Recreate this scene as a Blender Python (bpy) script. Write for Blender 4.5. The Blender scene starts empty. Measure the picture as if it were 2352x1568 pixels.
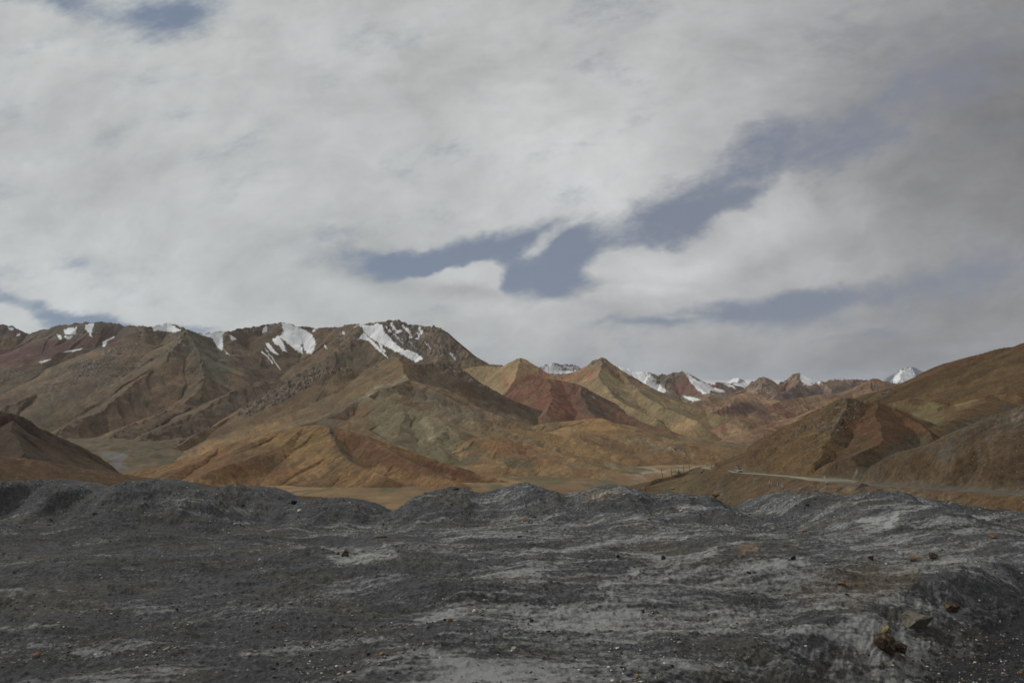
import bpy, bmesh, math, random
import numpy as np
from mathutils import Vector, Matrix
random.seed(7)
C = bpy.context.scene.collection
f32 = np.float32

# ------------------------------------------------------------------ camera geometry (survey of the place)
F = 1568.6; U0 = 1176.0; V0 = 784.0; PITCH = math.atan(116/F)
cP, sP = math.cos(PITCH), math.sin(PITCH)
def ray(u, v):
    a = (u-U0)/F; b = (V0-v)/F
    y = cP - sP*b; z = sP + cP*b
    return a/y, z/y
def at(u, v, D):
    a, b = ray(u, v)
    return (a*D, D, b*D)
def proj(x, y, z):
    fw = y*cP + z*sP; up = z*cP - y*sP
    fw = np.maximum(fw, 1e-3)
    return U0+F*x/fw, V0-F*up/fw

# ------------------------------------------------------------------ noise
_rs = np.random.RandomState(3)
_perm = _rs.permutation(4096).astype(np.int64); _ga = _rs.rand(4096)*2*np.pi
_gx = np.cos(_ga).astype(f32); _gy = np.sin(_ga).astype(f32)
_permi = _perm.astype(np.int32)
def _pn_chunk(x, y, out):
    xi = np.floor(x); yi = np.floor(y)
    fx = (x-xi).astype(f32); fy = (y-yi).astype(f32); xi = xi.astype(np.int32); yi = yi.astype(np.int32)
    u = fx*fx*fx*(fx*(fx*6-15)+10); w = fy*fy*fy*(fy*(fy*6-15)+10)
    pa = _permi[xi & 4095]; pb = _permi[(xi+1) & 4095]
    def g(p, iy, dx, dy):
        h = _permi[(p+iy) & 4095]
        return _gx[h]*dx + _gy[h]*dy
    a = g(pa, yi, fx, fy); b = g(pb, yi, fx-1, fy); c = g(pa, yi+1, fx, fy-1); d = g(pb, yi+1, fx-1, fy-1)
    a += (b-a)*u; c += (d-c)*u; a += (c-a)*w
    out[:] = a*f32(1.5)
from concurrent.futures import ThreadPoolExecutor
POOL = ThreadPoolExecutor(4)
def pn(x, y, seed=0):
    x, y = np.broadcast_arrays(np.asarray(x, dtype=np.float64), np.asarray(y, dtype=np.float64)); sh = x.shape
    x = x.reshape(-1)+seed*17.31; y = y.reshape(-1)+seed*9.77; out = np.empty(x.shape, dtype=f32); n = len(x)
    if n < 40000: _pn_chunk(x, y, out)
    else: list(POOL.map(lambda i: _pn_chunk(x[i:i+32768], y[i:i+32768], out[i:i+32768]), range(0, n, 32768)))
    return out.reshape(sh)
def fbm(x, y, o=5, seed=0, gain=.5):
    r = 0; a = 1.0; n = 0
    for i in range(o):
        r = r + a*pn(x, y, seed+i); n += a; a *= gain
        x = x*2.03; y = y*2.03
    return r/n*1.4
def ridged(x, y, o=5, seed=0, gain=.5):
    r = 0; a = 1.0; n = 0
    for i in range(o):
        r = r + a*(1-np.abs(pn(x, y, seed+i))*1.6); n += a; a *= gain
        x = x*2.07; y = y*2.07
    return r/n
def ss(x, a, b):
    t = np.clip((x-a)/(b-a), 0, 1); return t*t*(3-2*t)

# ------------------------------------------------------------------ terrain from ridge lines
def smooth_line(pts, k=3):
    P = np.array(pts, dtype=np.float64)
    if len(P) < 3: return P
    out = []
    for i in range(len(P)-1):
        p0 = P[max(i-1, 0)]; p1 = P[i]; p2 = P[i+1]; p3 = P[min(i+2, len(P)-1)]
        for j in range(k):
            t = j/k
            out.append(.5*((2*p1)+(-p0+p2)*t+(2*p0-5*p1+4*p2-p3)*t*t+(-p0+3*p1-3*p2+p3)*t**3))
    out.append(P[-1]); return np.array(out)
def R(pts, s=.5, s2=None, k=3, cc=0.0):
    """ridge line: pts (u, v, distance); s slope on its right-hand side, s2 on its left; cc concavity length"""
    return dict(p=smooth_line([at(*q) for q in pts], k), s=s, s2=s if s2 is None else s2, cc=cc)
def drop(s, cc, d):
    return s*d if cc <= 0 else s*(.4*d+.6*cc*(1-np.exp(-d/cc)))
def tent(X, Y, ridges, shape=None):
    segs = []
    for ri, r in enumerate(ridges):
        P = r['p']; t0 = ri*977.0
        for i in range(len(P)-1):
            L = math.hypot(P[i+1][0]-P[i][0], P[i+1][1]-P[i][1]); segs.append((*P[i], *P[i+1], L, t0, r['s'], r['s2'], r['cc'])); t0 += L
    S = np.array(segs); smin = np.minimum(S[:, 8], S[:, 9]); smax = np.maximum(S[:, 8], S[:, 9])
    if shape is None: shape = (1, len(X))
    X = X.reshape(shape); Y = Y.reshape(shape)
    Z = np.full(shape, -1e5, dtype=f32); T = np.zeros(shape, dtype=f32); Dd = np.zeros(shape, dtype=f32)
    EX = S[:, 3]-S[:, 0]; EY = S[:, 4]-S[:, 1]; L2 = EX**2+EY**2+1e-9
    def dropv(s, d):
        cc = np.maximum(S[:, 10], 1e-3)
        return np.where(S[:, 10] > 0, s*(.4*d+.6*cc*(1-np.exp(-d/cc))), s*d)
    def tile(ij):
        i, j = ij; sl = (slice(i, i+40), slice(j, j+40)); x = X[sl]; y = Y[sl]
        cx = (x.min()+x.max())/2; cy = (y.min()+y.max())/2; rho = math.hypot(x.max()-cx, y.max()-cy)
        k = np.clip(((cx-S[:, 0])*EX+(cy-S[:, 1])*EY)/L2, 0, 1)
        d = np.hypot(cx-S[:, 0]-k*EX, cy-S[:, 1]-k*EY)
        ub = np.maximum(S[:, 2], S[:, 5])-dropv(smin, np.maximum(d-rho, 0)); lb = np.minimum(S[:, 2], S[:, 5])-dropv(smax, d+rho)
        sel = np.nonzero(ub >= lb.max())[0]
        z_ = np.full(x.shape, -1e5); t_ = np.zeros(x.shape); d_ = np.zeros(x.shape)
        for q in sel:
            ax, ay, az, bx, by, bz, L, t0, s1, s2, cc = S[q]; ex = bx-ax; ey = by-ay; l2 = L2[q]
            dx = x-ax; dy = y-ay; kk = np.clip((dx*ex+dy*ey)/l2, 0, 1); qx = dx-kk*ex; qy = dy-kk*ey; dd = np.sqrt(qx*qx+qy*qy)
            s_ = s1
            if s1 != s2: s_ = s1+(s2-s1)*(np.clip((ex*dy-ey*dx)/(L*(dd+1e-6)+1e-6), -1, 1)*.5+.5)
            z = az+kk*(bz-az)-drop(s_, cc, dd); m = z > z_
            z_ = np.where(m, z, z_); t_ = np.where(m, t0+kk*L, t_); d_ = np.where(m, dd, d_)
        Z[sl] = z_; T[sl] = t_; Dd[sl] = d_
    list(POOL.map(tile, [(i, j) for i in range(0, shape[0], 40) for j in range(0, shape[1], 40)]))
    return Z.reshape(-1).astype(np.float64), T.reshape(-1).astype(np.float64), Dd.reshape(-1).astype(np.float64)

GY = [0, 60, 150, 400, 700, 1100, 1700, 2600, 3500, 6500, 12000, 40000]
GZ = [-12, -26, -50, -92, -128, -174, -219, -264, -290, -363, -420, -520]
def G(X, Y):
    r = np.sqrt(X*X*.35+Y*Y)
    z = np.interp(r, GY, GZ)
    z = z + fbm(X/420, Y/300, 4, 11)*ss(r, 350, 900)*9 + fbm(X/90, Y/70, 3, 15)*ss(r, 350, 800)*1.2
    lf = 1-ss(X/np.maximum(Y, 1), -.50, -.34); z = z + (ridged(X/330+Y/900, Y/520, 5, 17)-.50)*62*lf*ss(r, 2000, 2600)*(1-ss(r, 4500, 6000))
    return z

def lin(c):
    c = np.array(c, dtype=np.float64)/255.0
    return np.where(c <= .04045, c/12.92, ((c+.055)/1.055)**2.4)
EXPO = .66
def alb(c):
    if sum(c) > 640: return np.clip(lin(c)/.82, 0, .93)
    l = lin(c); g = l@np.array([.3, .59, .11])
    k = min(1., (max(c)-min(c))/30.); return np.clip((g+(l-g)*.80)/EXPO*(1+k*np.array([.0, .012, -.06])), 0, .86)

def polydist(u, v, poly):
    P = poly; n = len(P); d = np.full(u.shape, 1e9); ins = np.zeros(u.shape, dtype=bool)
    for i in range(n):
        x1, y1 = P[i]; x2, y2 = P[(i+1) % n]
        ex, ey = x2-x1, y2-y1; L = ex*ex+ey*ey+1e-9
        k = np.clip(((u-x1)*ex+(v-y1)*ey)/L, 0, 1)
        d = np.minimum(d, np.hypot(u-x1-k*ex, v-y1-k*ey))
        c = (y1 > v) != (y2 > v)
        if y2 != y1: ins ^= c & (u < (x2-x1)*(v-y1)/(y2-y1)+x1)
    return np.where(ins, -d, d)
def linedist(u, v, pts, w):
    d = np.full(u.shape, 1e9)
    for i in range(len(pts)-1):
        x1, y1 = pts[i]; x2, y2 = pts[i+1]
        ex, ey = x2-x1, y2-y1; L = ex*ex+ey*ey+1e-9
        k = np.clip(((u-x1)*ex+(v-y1)*ey)/L, 0, 1)
        d = np.minimum(d, np.hypot(u-x1-k*ex, v-y1-k*ey))
    return d-w
def mask(u, v, wu, wv, it):
    """it = ('p'|'l', pts, soft, warp[, width])"""
    pts = it[1]; soft = it[2]; warp = it[3]; w = it[4] if len(it) > 4 else 0
    xs = [p[0] for p in pts]; ys = [p[1] for p in pts]; m = soft+warp*1.5+w+2
    sel = (u > min(xs)-m) & (u < max(xs)+m) & (v > min(ys)-m) & (v < max(ys)+m)
    out = np.zeros(u.shape)
    if not sel.any(): return out
    uu = u[sel]+wu[sel]*warp; vv = v[sel]+wv[sel]*warp
    d = polydist(uu, vv, pts) if it[0] == 'p' else linedist(uu, vv, pts, w)
    out[sel] = 1-ss(d, -soft, soft)
    return out

def tag(o, label=None, cat=None, group=None, kind=None):
    if label: o['label'] = label
    if cat: o['category'] = cat
    if group: o['group'] = group
    if kind: o['kind'] = kind
    return o

def gridz(key, a, D):
    ua, Dv, Z, o = GRIDS[key]
    i = np.interp(a, ua, np.arange(len(ua))); j = np.interp(D, Dv, np.arange(len(Dv)))
    i0 = np.clip(np.floor(i).astype(int), 0, len(ua)-2); j0 = np.clip(np.floor(j).astype(int), 0, len(Dv)-2)
    fi = i-i0; fj = j-j0
    return (Z[j0, i0]*(1-fi)+Z[j0, i0+1]*fi)*(1-fj)+(Z[j0+1, i0]*(1-fi)+Z[j0+1, i0+1]*fi)*fj
def hit(key, u, v, n=4000):
    """first point of a terrain sheet on the line of sight of (u, v)"""
    a, b = ray(u, v); Dv = GRIDS[key][1]
    D = np.geomspace(Dv[0], Dv[-1], n); z = gridz(key, np.full(n, a), D)
    w = np.nonzero(z >= b*D)[0]
    k = w[0] if len(w) else int(np.argmin(np.abs(z-b*D)))
    return Vector((a*D[k], D[k], z[k]))
def ground_at(key, x, y):
    return float(gridz(key, np.array([x/y]), np.array([y]))[0])

def grid_mesh(name, X, Y, Z, col, mat, keep=None, extra=None, smooth=True):
    nd, nu = X.shape
    idx = np.arange(nd*nu).reshape(nd, nu)
    q = np.stack([idx[:-1, :-1], idx[:-1, 1:], idx[1:, 1:], idx[1:, :-1]], -1).reshape(-1, 4)
    if keep is not None:
        k = keep[:-1, :-1] | keep[:-1, 1:] | keep[1:, 1:] | keep[1:, :-1]
        q = q[k.reshape(-1)]
    used = np.zeros(nd*nu, dtype=bool); used[q.reshape(-1)] = True
    rm = np.cumsum(used)-1
    q = rm[q]
    co = np.stack([X.reshape(-1)[used], Y.reshape(-1)[used], Z.reshape(-1)[used]], -1).astype(f32)
    me = bpy.data.meshes.new(name)
    me.vertices.add(len(co)); me.vertices.foreach_set('co', co.reshape(-1))
    me.loops.add(len(q)*4); me.loops.foreach_set('vertex_index', q.reshape(-1).astype(np.int32))
    me.polygons.add(len(q)); me.polygons.foreach_set('loop_start', (np.arange(len(q))*4).astype(np.int32))
    me.polygons.foreach_set('use_smooth', np.full(len(q), smooth))
    me.update(calc_edges=True)
    ca = me.color_attributes.new('Col', 'FLOAT_COLOR', 'POINT')
    cc = np.concatenate([col.reshape(-1, 3)[used], np.ones((len(co), 1))], 1).astype(f32)
    ca.data.foreach_set('color', cc.reshape(-1))
    for nm, arr in (extra or {}).items():
        at_ = me.attributes.new(nm, 'FLOAT', 'POINT'); at_.data.foreach_set('value', arr.reshape(-1)[used].astype(f32))
    me.materials.append(mat)
    o = bpy.data.objects.new(name, me); C.objects.link(o)
    return o

# ------------------------------------------------------------------ materials
def newmat(name):
    m = bpy.data.materials.new(name); m.use_nodes = True
    nt = m.node_tree; nt.nodes.clear()
    out = nt.nodes.new('ShaderNodeOutputMaterial'); b = nt.nodes.new('ShaderNodeBsdfPrincipled')
    nt.links.new(b.outputs[0], out.inputs[0])
    return m, nt, b
def N(nt, t, **kw):
    n = nt.nodes.new(t)
    for k, v in kw.items():
        if hasattr(n, k): setattr(n, k, v)
        else: n.inputs[k].default_value = v
    return n
def noise_node(nt, vec, scale, detail=6, rough=.6, dist=0):
    n = nt.nodes.new('ShaderNodeTexNoise'); n.inputs['Scale'].default_value = scale
    n.inputs['Detail'].default_value = detail; n.inputs['Roughness'].default_value = rough; n.inputs['Distortion'].default_value = dist
    if vec is not None: nt.links.new(vec, n.inputs['Vector'])
    return n
def mrange(nt, src, a, b, c, d, clamp=True):
    n = nt.nodes.new('ShaderNodeMapRange'); n.clamp = clamp
    for i, v in zip(range(1, 5), (a, b, c, d)): n.inputs[i].default_value = v
    nt.links.new(src, n.inputs[0]); return n
def mixcol(nt, fac, a, b, blend='MIX'):
    n = nt.nodes.new('ShaderNodeMix'); n.data_type = 'RGBA'; n.blend_type = blend
    for sock, v in ((n.inputs[0], fac), (n.inputs[6], a), (n.inputs[7], b)):
        if isinstance(v, (int, float)): sock.default_value = v
        elif isinstance(v, tuple): sock.default_value = v if len(v) == 4 else (*v, 1)
        else: nt.links.new(v, sock)
    return n
def terrain_mat(name, size, bump=1.0, contrast=.35):
    """size: length in metres of the small features; bump height scales with it"""
    m, nt, b = newmat(name)
    tc = nt.nodes.new('ShaderNodeTexCoord'); v = tc.outputs['Object']
    at_ = nt.nodes.new('ShaderNodeAttribute'); at_.attribute_name = 'Col'
    n1 = noise_node(nt, v, 1/size, 8, .65); n2 = noise_node(nt, v, .18/size, 5, .6)
    k1 = mrange(nt, n1.outputs[0], .3, .7, 1-contrast, 1+contrast)
    k2 = mrange(nt, n2.outputs[0], .3, .7, 1-contrast*.6, 1+contrast*.6)
    mu = nt.nodes.new('ShaderNodeMath'); mu.operation = 'MULTIPLY'
    nt.links.new(k1.outputs[0], mu.inputs[0]); nt.links.new(k2.outputs[0], mu.inputs[1])
    sep = nt.nodes.new('ShaderNodeCombineColor')
    for i in range(3): nt.links.new(mu.outputs[0], sep.inputs[i])
    # snow keeps its own even colour
    bw = nt.nodes.new('ShaderNodeRGBToBW'); nt.links.new(at_.outputs['Color'], bw.inputs[0])
    sn = mrange(nt, bw.outputs[0], .4, .6, 1, .12)
    c = mixcol(nt, sn.outputs[0], at_.outputs['Color'], sep.outputs[0], 'MULTIPLY')
    nt.links.new(c.outputs[2], b.inputs['Base Color'])
    bp = nt.nodes.new('ShaderNodeBump'); bp.inputs['Distance'].default_value = size*.35*bump
    bs = mrange(nt, bw.outputs[0], .4, .6, 1.0, .15)
    nt.links.new(bs.outputs[0], bp.inputs['Strength'])
    nt.links.new(n1.outputs[0], bp.inputs['Height']); nt.links.new(bp.outputs[0], b.inputs['Normal'])
    b.inputs['Roughness'].default_value = .95
    b.inputs['Specular IOR Level'].default_value = .15
    return m

SNOW = (238, 240, 244)
DEBUGF = 1.0
def landform(name, label, ridges, u0, u1, d0, d1, nu, nd, mat, lam, amp, gul, pal, paints=(), rocks=(),
             gain=1.0, geo=False, crest=0.0, streak=None, post=None, keepground=True, hf=None):
    """pal: list of (srgb, seed) base palette mixed by downslope streaks; paints: (mask item, srgb, strength)"""
    nu = int(nu*DEBUGF); nd = int(nd*DEBUGF)
    ua = (np.linspace(u0, u1, nu)-U0)/F
    if geo: Dv = np.geomspace(d0, d1, nd)
    else: Dv = np.linspace(d0, d1, nd)
    A, Y = np.meshgrid(ua, Dv); X = A*Y
    sh = X.shape; X = X.reshape(-1); Y = Y.reshape(-1)
    # warp the plan so that straight ridges meander and branch
    wx = fbm(X/(lam*2.2), Y/(lam*2.2), 4, 21)*lam*.22; wy = fbm(X/(lam*2.2), Y/(lam*2.2), 4, 31)*lam*.22
    Z, T, Dd = tent(X+wx, Y+wy, ridges, sh)
    if hf is not None: Z, T, Dd = hf(X, Y, Z, T, Dd)
    near = ss(Dd, 0, lam*.8)
    gy = ridged(T/lam*1.6, Dd/(lam*5), 4, 41)
    Z = Z - gul*(1-gy)*near*1.6 + fbm(X/lam, Y/lam, 6, 51)*amp*(.35+.65*near)
    if crest: Z = Z + (ridged(T/(lam*.35), Dd/(lam*.35), 4, 55)-.62)*crest*np.exp(-Dd/(lam*.25))
    u, v = proj(X, Y, Z)
    wu = fbm(u/22, v/22, 5, 61); wv = fbm(u/22, v/22, 5, 71)
    w2u = fbm(u/90, v/60, 3, 63)*1.2; w2v = fbm(u/90, v/60, 3, 73)*1.0; wfu = fbm(u/6+T/(lam*.1), v/6, 3, 65)*.8; wfv = fbm(u/6, v/5, 3, 75)*.8
    rockm = np.zeros_like(Z)
    for it, amt in rocks:
        m = mask(u, v, wu, wv, it); 
        m = m*ss(fbm(u/9, v/9, 4, 77)+.5*wu, -.35, .15) if len(it) < 6 else m
        rn = ridged(X/(lam*.30), Y/(lam*.30), 5, 81, .55)-.55
        st = fbm(T/(lam*.08), Dd/(lam*.25), 4, 83)
        Z = Z + m*amt*(rn*.9+st*.22)
        rockm = np.maximum(rockm, m)
    # albedo
    st = lam if streak is None else streak
    s1 = fbm(T/(st*.55), Dd/(st*4.5), 5, 91); s2 = fbm(T/(st*.16)+wu, Dd/(st*2.2), 4, 101); s3 = fbm(X/(lam*1.6), Y/(lam*1.6), 5, 111)
    n3 = s3
    col = np.broadcast_to(alb(pal[0]), (len(Z), 3)).copy()
    def mixin(c, m):
        nonlocal col
        m = np.clip(m, 0, 1)[:, None]; col = col*(1-m)+alb(c)*m
    if len(pal) > 1: mixin(pal[1], ss(s1+.5*s3, -.1, .35)*.85)
    if len(pal) > 2: mixin(pal[2], ss(s2+.4*s3, .05, .4)*.7)
    if len(pal) > 3: mixin(pal[3], ss(s3-.3*s1, .12, .45)*.8)
    s4 = fbm(T/(st*.05)+wu, Dd/(st*.6), 3, 93)
    vary = 1+s2*.26+s1*.20+s4*.22+.18*fbm(u/5, v/3.5, 3, 95)
    col = col*vary[:, None]
    for it, c, stg in paints:
        if sum(c) <= 640: it = (it[0], it[1], it[2]*1.9, it[3]*2.0)+tuple(it[4:])
        m = mask(u, v, wu+w2u, wv+w2v, it) if sum(c) <= 640 else mask(u, v, wu*.6+wfu, wv*.6+wfv, it)
        base = alb(c)*(vary*.5+.5+s2*.12)[:, None]
        if sum(c) > 640: base = np.broadcast_to(alb(c), col.shape)*(1-.20*ss(s2+.6*s4, -.1, .6)-.10*ss(n3, 0, .5))[:, None]  # snow shading put into its colour as darker streaks
        mm = (m*stg)[:, None]
        if sum(c) <= 640: mm = np.clip(mm*(1+.6*(s1+s2))[:, None], 0, 1)
        col = col*(1-mm)+base*mm
    snow = col.mean(1) > .42
    col = np.where(snow[:, None], col, col*gain)  # gain also puts cloud shade on near and right hills into their albedo
    if len(rocks):
        rc = gain*alb((104, 90, 78))*(.55+.9*ss(fbm(X/(lam*.06), Y/(lam*.06), 4, 121), -.4, .4))[:, None]
        dk = gain*alb((48, 42, 38))
        rc = rc*(1-.6*ss(fbm(T/(lam*.07), Dd/(lam*.1), 4, 131), 0, .3))[:, None]+dk*(.6*ss(fbm(T/(lam*.07), Dd/(lam*.1), 4, 131), 0, .3))[:, None]
        m = (rockm*.85*(~snow))[:, None]; col = col*(1-m)+rc*m
    if post is not None: Z, col = post(X, Y, Z, col, u, v, T, Dd)
    X2, Y2, Z2 = X.reshape(sh), Y.reshape(sh), Z.reshape(sh)
    keep = (Z > G(X, Y)-12-.01*Y).reshape(sh) if keepground else None
    o = grid_mesh(name, X2, Y2, Z2, col.reshape(*sh, 3), mat, keep)
    tag(o, label, None, None, 'structure')
    GRIDS[label.split()[0]+name] = (ua, Dv, Z2, o)
    return o

P = lambda *a, soft=3, warp=6: ('p', [tuple(q) for q in a], soft, warp)
Ln = lambda *a, w=3, soft=3, warp=5: ('l', [tuple(q) for q in a], soft, warp, w)

GRIDS = {}
M_far = terrain_mat('far_scree', 26, 1.0, .30)
M_mid = terrain_mat('mid_scree', 12, 1.0, .30)
M_near = terrain_mat('near_scree', 3.2, 1.0, .34)
M_close = terrain_mat('hillside_scree', 1.1, 1.0, .42)
M_floor = terrain_mat('valley_soil', 9, .5, .22)

# ---- valley floor: one sheet to the horizon
def build_floor():
    nu, nd = 900, 620
    ua = (np.linspace(-700, 3050, nu)-U0)/F; Dv = np.concatenate([np.geomspace(45, 9000, nd-60), np.geomspace(9200, 60000, 60)])
    A, Y = np.meshgrid(ua, Dv); X = A*Y; sh = X.shape; X = X.reshape(-1); Y = Y.reshape(-1)
    Z = G(X, Y); u, v = proj(X, Y, Z)
    wu = fbm(u/30, v/12, 5, 161); wv = fbm(u/30, v/12, 5, 171)
    a = fbm(X/260, Y/900, 5, 5); b = fbm(X/70, Y/420, 5, 6); c = fbm(X/500, Y/160, 5, 7)
    col = np.broadcast_to(alb((106, 84, 56)), (len(X), 3)).copy()
    def mx(cc, m):
        nonlocal col
        m = np.clip(m, 0, 1)[:, None]; col = col*(1-m)+alb(cc)*m
    mx((124, 98, 64), ss(a, -.1, .4)*.9); mx((88, 78, 54), ss(b+.4*c, .0, .4)*.8); mx((112, 74, 48), ss(c-.3*a, .1, .5)*.6)
    mx((76, 76, 54), ss(b-.5*a, .15, .4)*.6)
    mx((146, 122, 88), ss(fbm(X/900, Y/260, 5, 9), .15, .5)*.5)
    far = ss(Y, 2600, 4200); mx((128, 106, 76), far*.5*ss(c, -.4, .3))
    L = [(P((1650, 960), (1760, 985), (1900, 1000), (1900, 1040), (1700, 1040), (1500, 1010), soft=14, warp=20), (150, 124, 86), .85),  # tan floor, painted brighter as a patch of sunlight
         (P((1640, 938), (1780, 925), (1850, 940), (1800, 975), (1700, 965), soft=8, warp=12), (96, 92, 70), .7),
         (P((600, 1040), (800, 1095), (700, 1110), (520, 1100), soft=8, warp=10), (78, 74, 50), .5),
         (P((660, 1085), (900, 1098), (1050, 1105), (1120, 1118), (900, 1112), (700, 1098), soft=5, warp=8), (66, 64, 46), .75),
         (P((960, 1050), (1080, 1075), (1200, 1108), (1290, 1115), (1320, 1092), (1130, 1085), soft=6, warp=10), (72, 74, 50), .6),
         (P((225, 1040), (262, 1036), (300, 1046), (278, 1062), (300, 1078), (240, 1084), (216, 1076), (262, 1060), soft=2, warp=4), (92, 88, 86), .95),
         (Ln((1480, 1085), (1560, 1078), (1660, 1066), (1720, 1058), w=2, soft=2, warp=5), (140, 134, 124), .6),
         (Ln((1880, 1032), (1780, 1022), (1700, 1022), w=2, soft=2, warp=6), (165, 160, 150), .5),
         (Ln((1150, 1010), (1300, 1050), (1420, 1066), (1500, 1080), w=3, soft=3, warp=7), (74, 74, 58), .7)]
    lf = 1-ss(u+wu*40, 420, 620); mx((84, 72, 54), lf*ss(Y, 1900, 2300)*.92); mx((68, 64, 50), lf*ss(b+.5*a, -.1, .3)*.6); mx((104, 86, 62), lf*ss(c-.3*b, .1, .4)*.5)
    # light salt and dark bog threads on the flat valley bed
    th = ss(fbm(X/50, Y/500+X/900, 5, 19), .28, .42)*ss(Y, 1400, 2200); mx((150, 144, 132), th*.45*(1-lf))
    for it, cc, s in L:
        m = mask(u, v, wu, wv, it)[:, None]*s
        col = col*(1-m)+alb(cc)*m
    o = grid_mesh('valley_floor', X.reshape(sh), Y.reshape(sh), Z.reshape(sh), col.reshape(*sh, 3), M_floor)
    tag(o, 'tan and ochre valley floor with dark green threads', None, None, 'structure')
build_floor()

BR = (88, 72, 54); DB = (72, 60, 48); OL = (86, 80, 62); OC = (126, 98, 60); RD = (104, 58, 40); GR = (98, 92, 78)

# ---- far snowy range
landform('mountain', 'jagged dark rock wall dusted with snow, peeking between the two red peaks',
    [R([(1200, 870, 14000), (1240, 840, 14000), (1262, 834, 14000), (1290, 837, 14000), (1330, 842, 13800), (1380, 870, 13600)], .6)],
    1160, 1420, 11500, 15500, 260, 160, M_far, 420, 60, 90, [(96, 92, 92), (76, 72, 72)],
    [(P((1238, 836), (1268, 833), (1290, 848), (1250, 852), soft=2, warp=9), SNOW, .8),
     (P((1290, 840), (1330, 842), (1330, 846), (1300, 846), soft=2, warp=9), SNOW, .5),
     (P((1240, 850), (1335, 852), (1335, 858), (1245, 858), soft=1, warp=3), SNOW, .9)], crest=60)
landform('mountain', 'rocky ridge with a long white snowfield down its right side',
    [R([(1380, 850, 9400), (1415, 836, 9300), (1440, 845, 9300), (1470, 852, 9200), (1498, 857, 9200), (1520, 860, 9200), (1550, 856, 9150), (1572, 853, 9100), (1600, 871, 9100), (1640, 888, 9000), (1700, 912, 8900), (1760, 930, 8800)], .62),
     R([(1572, 853, 9100), (1590, 880, 8700), (1610, 900, 8400), (1640, 915, 8100)], .55),
     R([(1550, 856, 9150), (1530, 880, 8800), (1520, 900, 8500), (1500, 915, 8200)], .55),
     R([(1498, 857, 9200), (1480, 880, 8800), (1470, 900, 8500)], .55)],
    1340, 1800, 7300, 10200, 420, 260, M_far, 420, 45, 60, [(124, 108, 92), (104, 90, 78), (112, 100, 84)],
    [(P((1552, 872), (1580, 862), (1600, 885), (1625, 900), (1598, 905), (1560, 908), (1530, 905), soft=4, warp=6), (106, 68, 60), .75),
     (P((1412, 835), (1470, 849), (1478, 862), (1490, 880), (1500, 893), (1515, 896), (1527, 900), (1520, 905), (1480, 893), (1440, 868), soft=1.2, warp=4), SNOW, 1),
     (P((1462, 850), (1494, 857), (1506, 872), (1522, 890), (1536, 902), (1500, 896), (1480, 876), soft=1.5, warp=5), SNOW, .9),
     (P((1478, 853), (1486, 856), (1500, 874), (1494, 876), soft=1, warp=2), SNOW, .9),
     (P((1508, 858), (1512, 858), (1516, 874), (1512, 874), soft=1, warp=2), SNOW, .9),
     (P((1571, 852), (1576, 854), (1600, 872), (1640, 885), (1677, 899), (1650, 900), (1632, 897), (1628, 905), (1612, 902), (1598, 890), (1585, 875), soft=1.2, warp=3), SNOW, 1),
     (P((1566, 908), (1590, 912), (1610, 918), (1590, 922), (1578, 916), soft=1, warp=2), SNOW, 1),
     (P((1496, 870), (1520, 864), (1560, 858), (1570, 866), (1545, 880), (1520, 890), (1503, 884), soft=3, warp=8), (104, 94, 84), .8)],
    rocks=[(('p', [(1470, 853), (1500, 857), (1560, 856), (1545, 876), (1510, 886), (1492, 872)], 3, 6), 40)], crest=40)
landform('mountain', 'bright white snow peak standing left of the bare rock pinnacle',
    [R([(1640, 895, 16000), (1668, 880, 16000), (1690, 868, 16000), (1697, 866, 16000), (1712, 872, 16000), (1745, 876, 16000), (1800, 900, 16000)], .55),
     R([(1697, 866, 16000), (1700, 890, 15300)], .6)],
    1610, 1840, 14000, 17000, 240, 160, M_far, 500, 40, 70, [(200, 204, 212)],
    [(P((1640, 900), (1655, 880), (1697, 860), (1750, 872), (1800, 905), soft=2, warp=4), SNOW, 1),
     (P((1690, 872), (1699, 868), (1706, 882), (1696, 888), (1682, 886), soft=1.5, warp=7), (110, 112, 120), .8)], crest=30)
landform('mountain', 'small maroon summit with snow specks behind the long snowfield',
    [R([(1590, 900, 10500), (1620, 884, 10500), (1650, 876, 10500), (1662, 879, 10500), (1690, 885, 10500), (1730, 900, 10500), (1800, 925, 10400)], .55)],
    1570, 1840, 9300, 11200, 260, 140, M_far, 350, 30, 40, [(104, 74, 66), (96, 88, 80)],
    [(P((1662, 879), (1690, 886), (1690, 892), (1672, 888), soft=1, warp=3), SNOW, .9), (P((1630, 878), (1644, 877), (1644, 883), (1634, 884), soft=1, warp=3), SNOW, .9)], crest=25)
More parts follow.
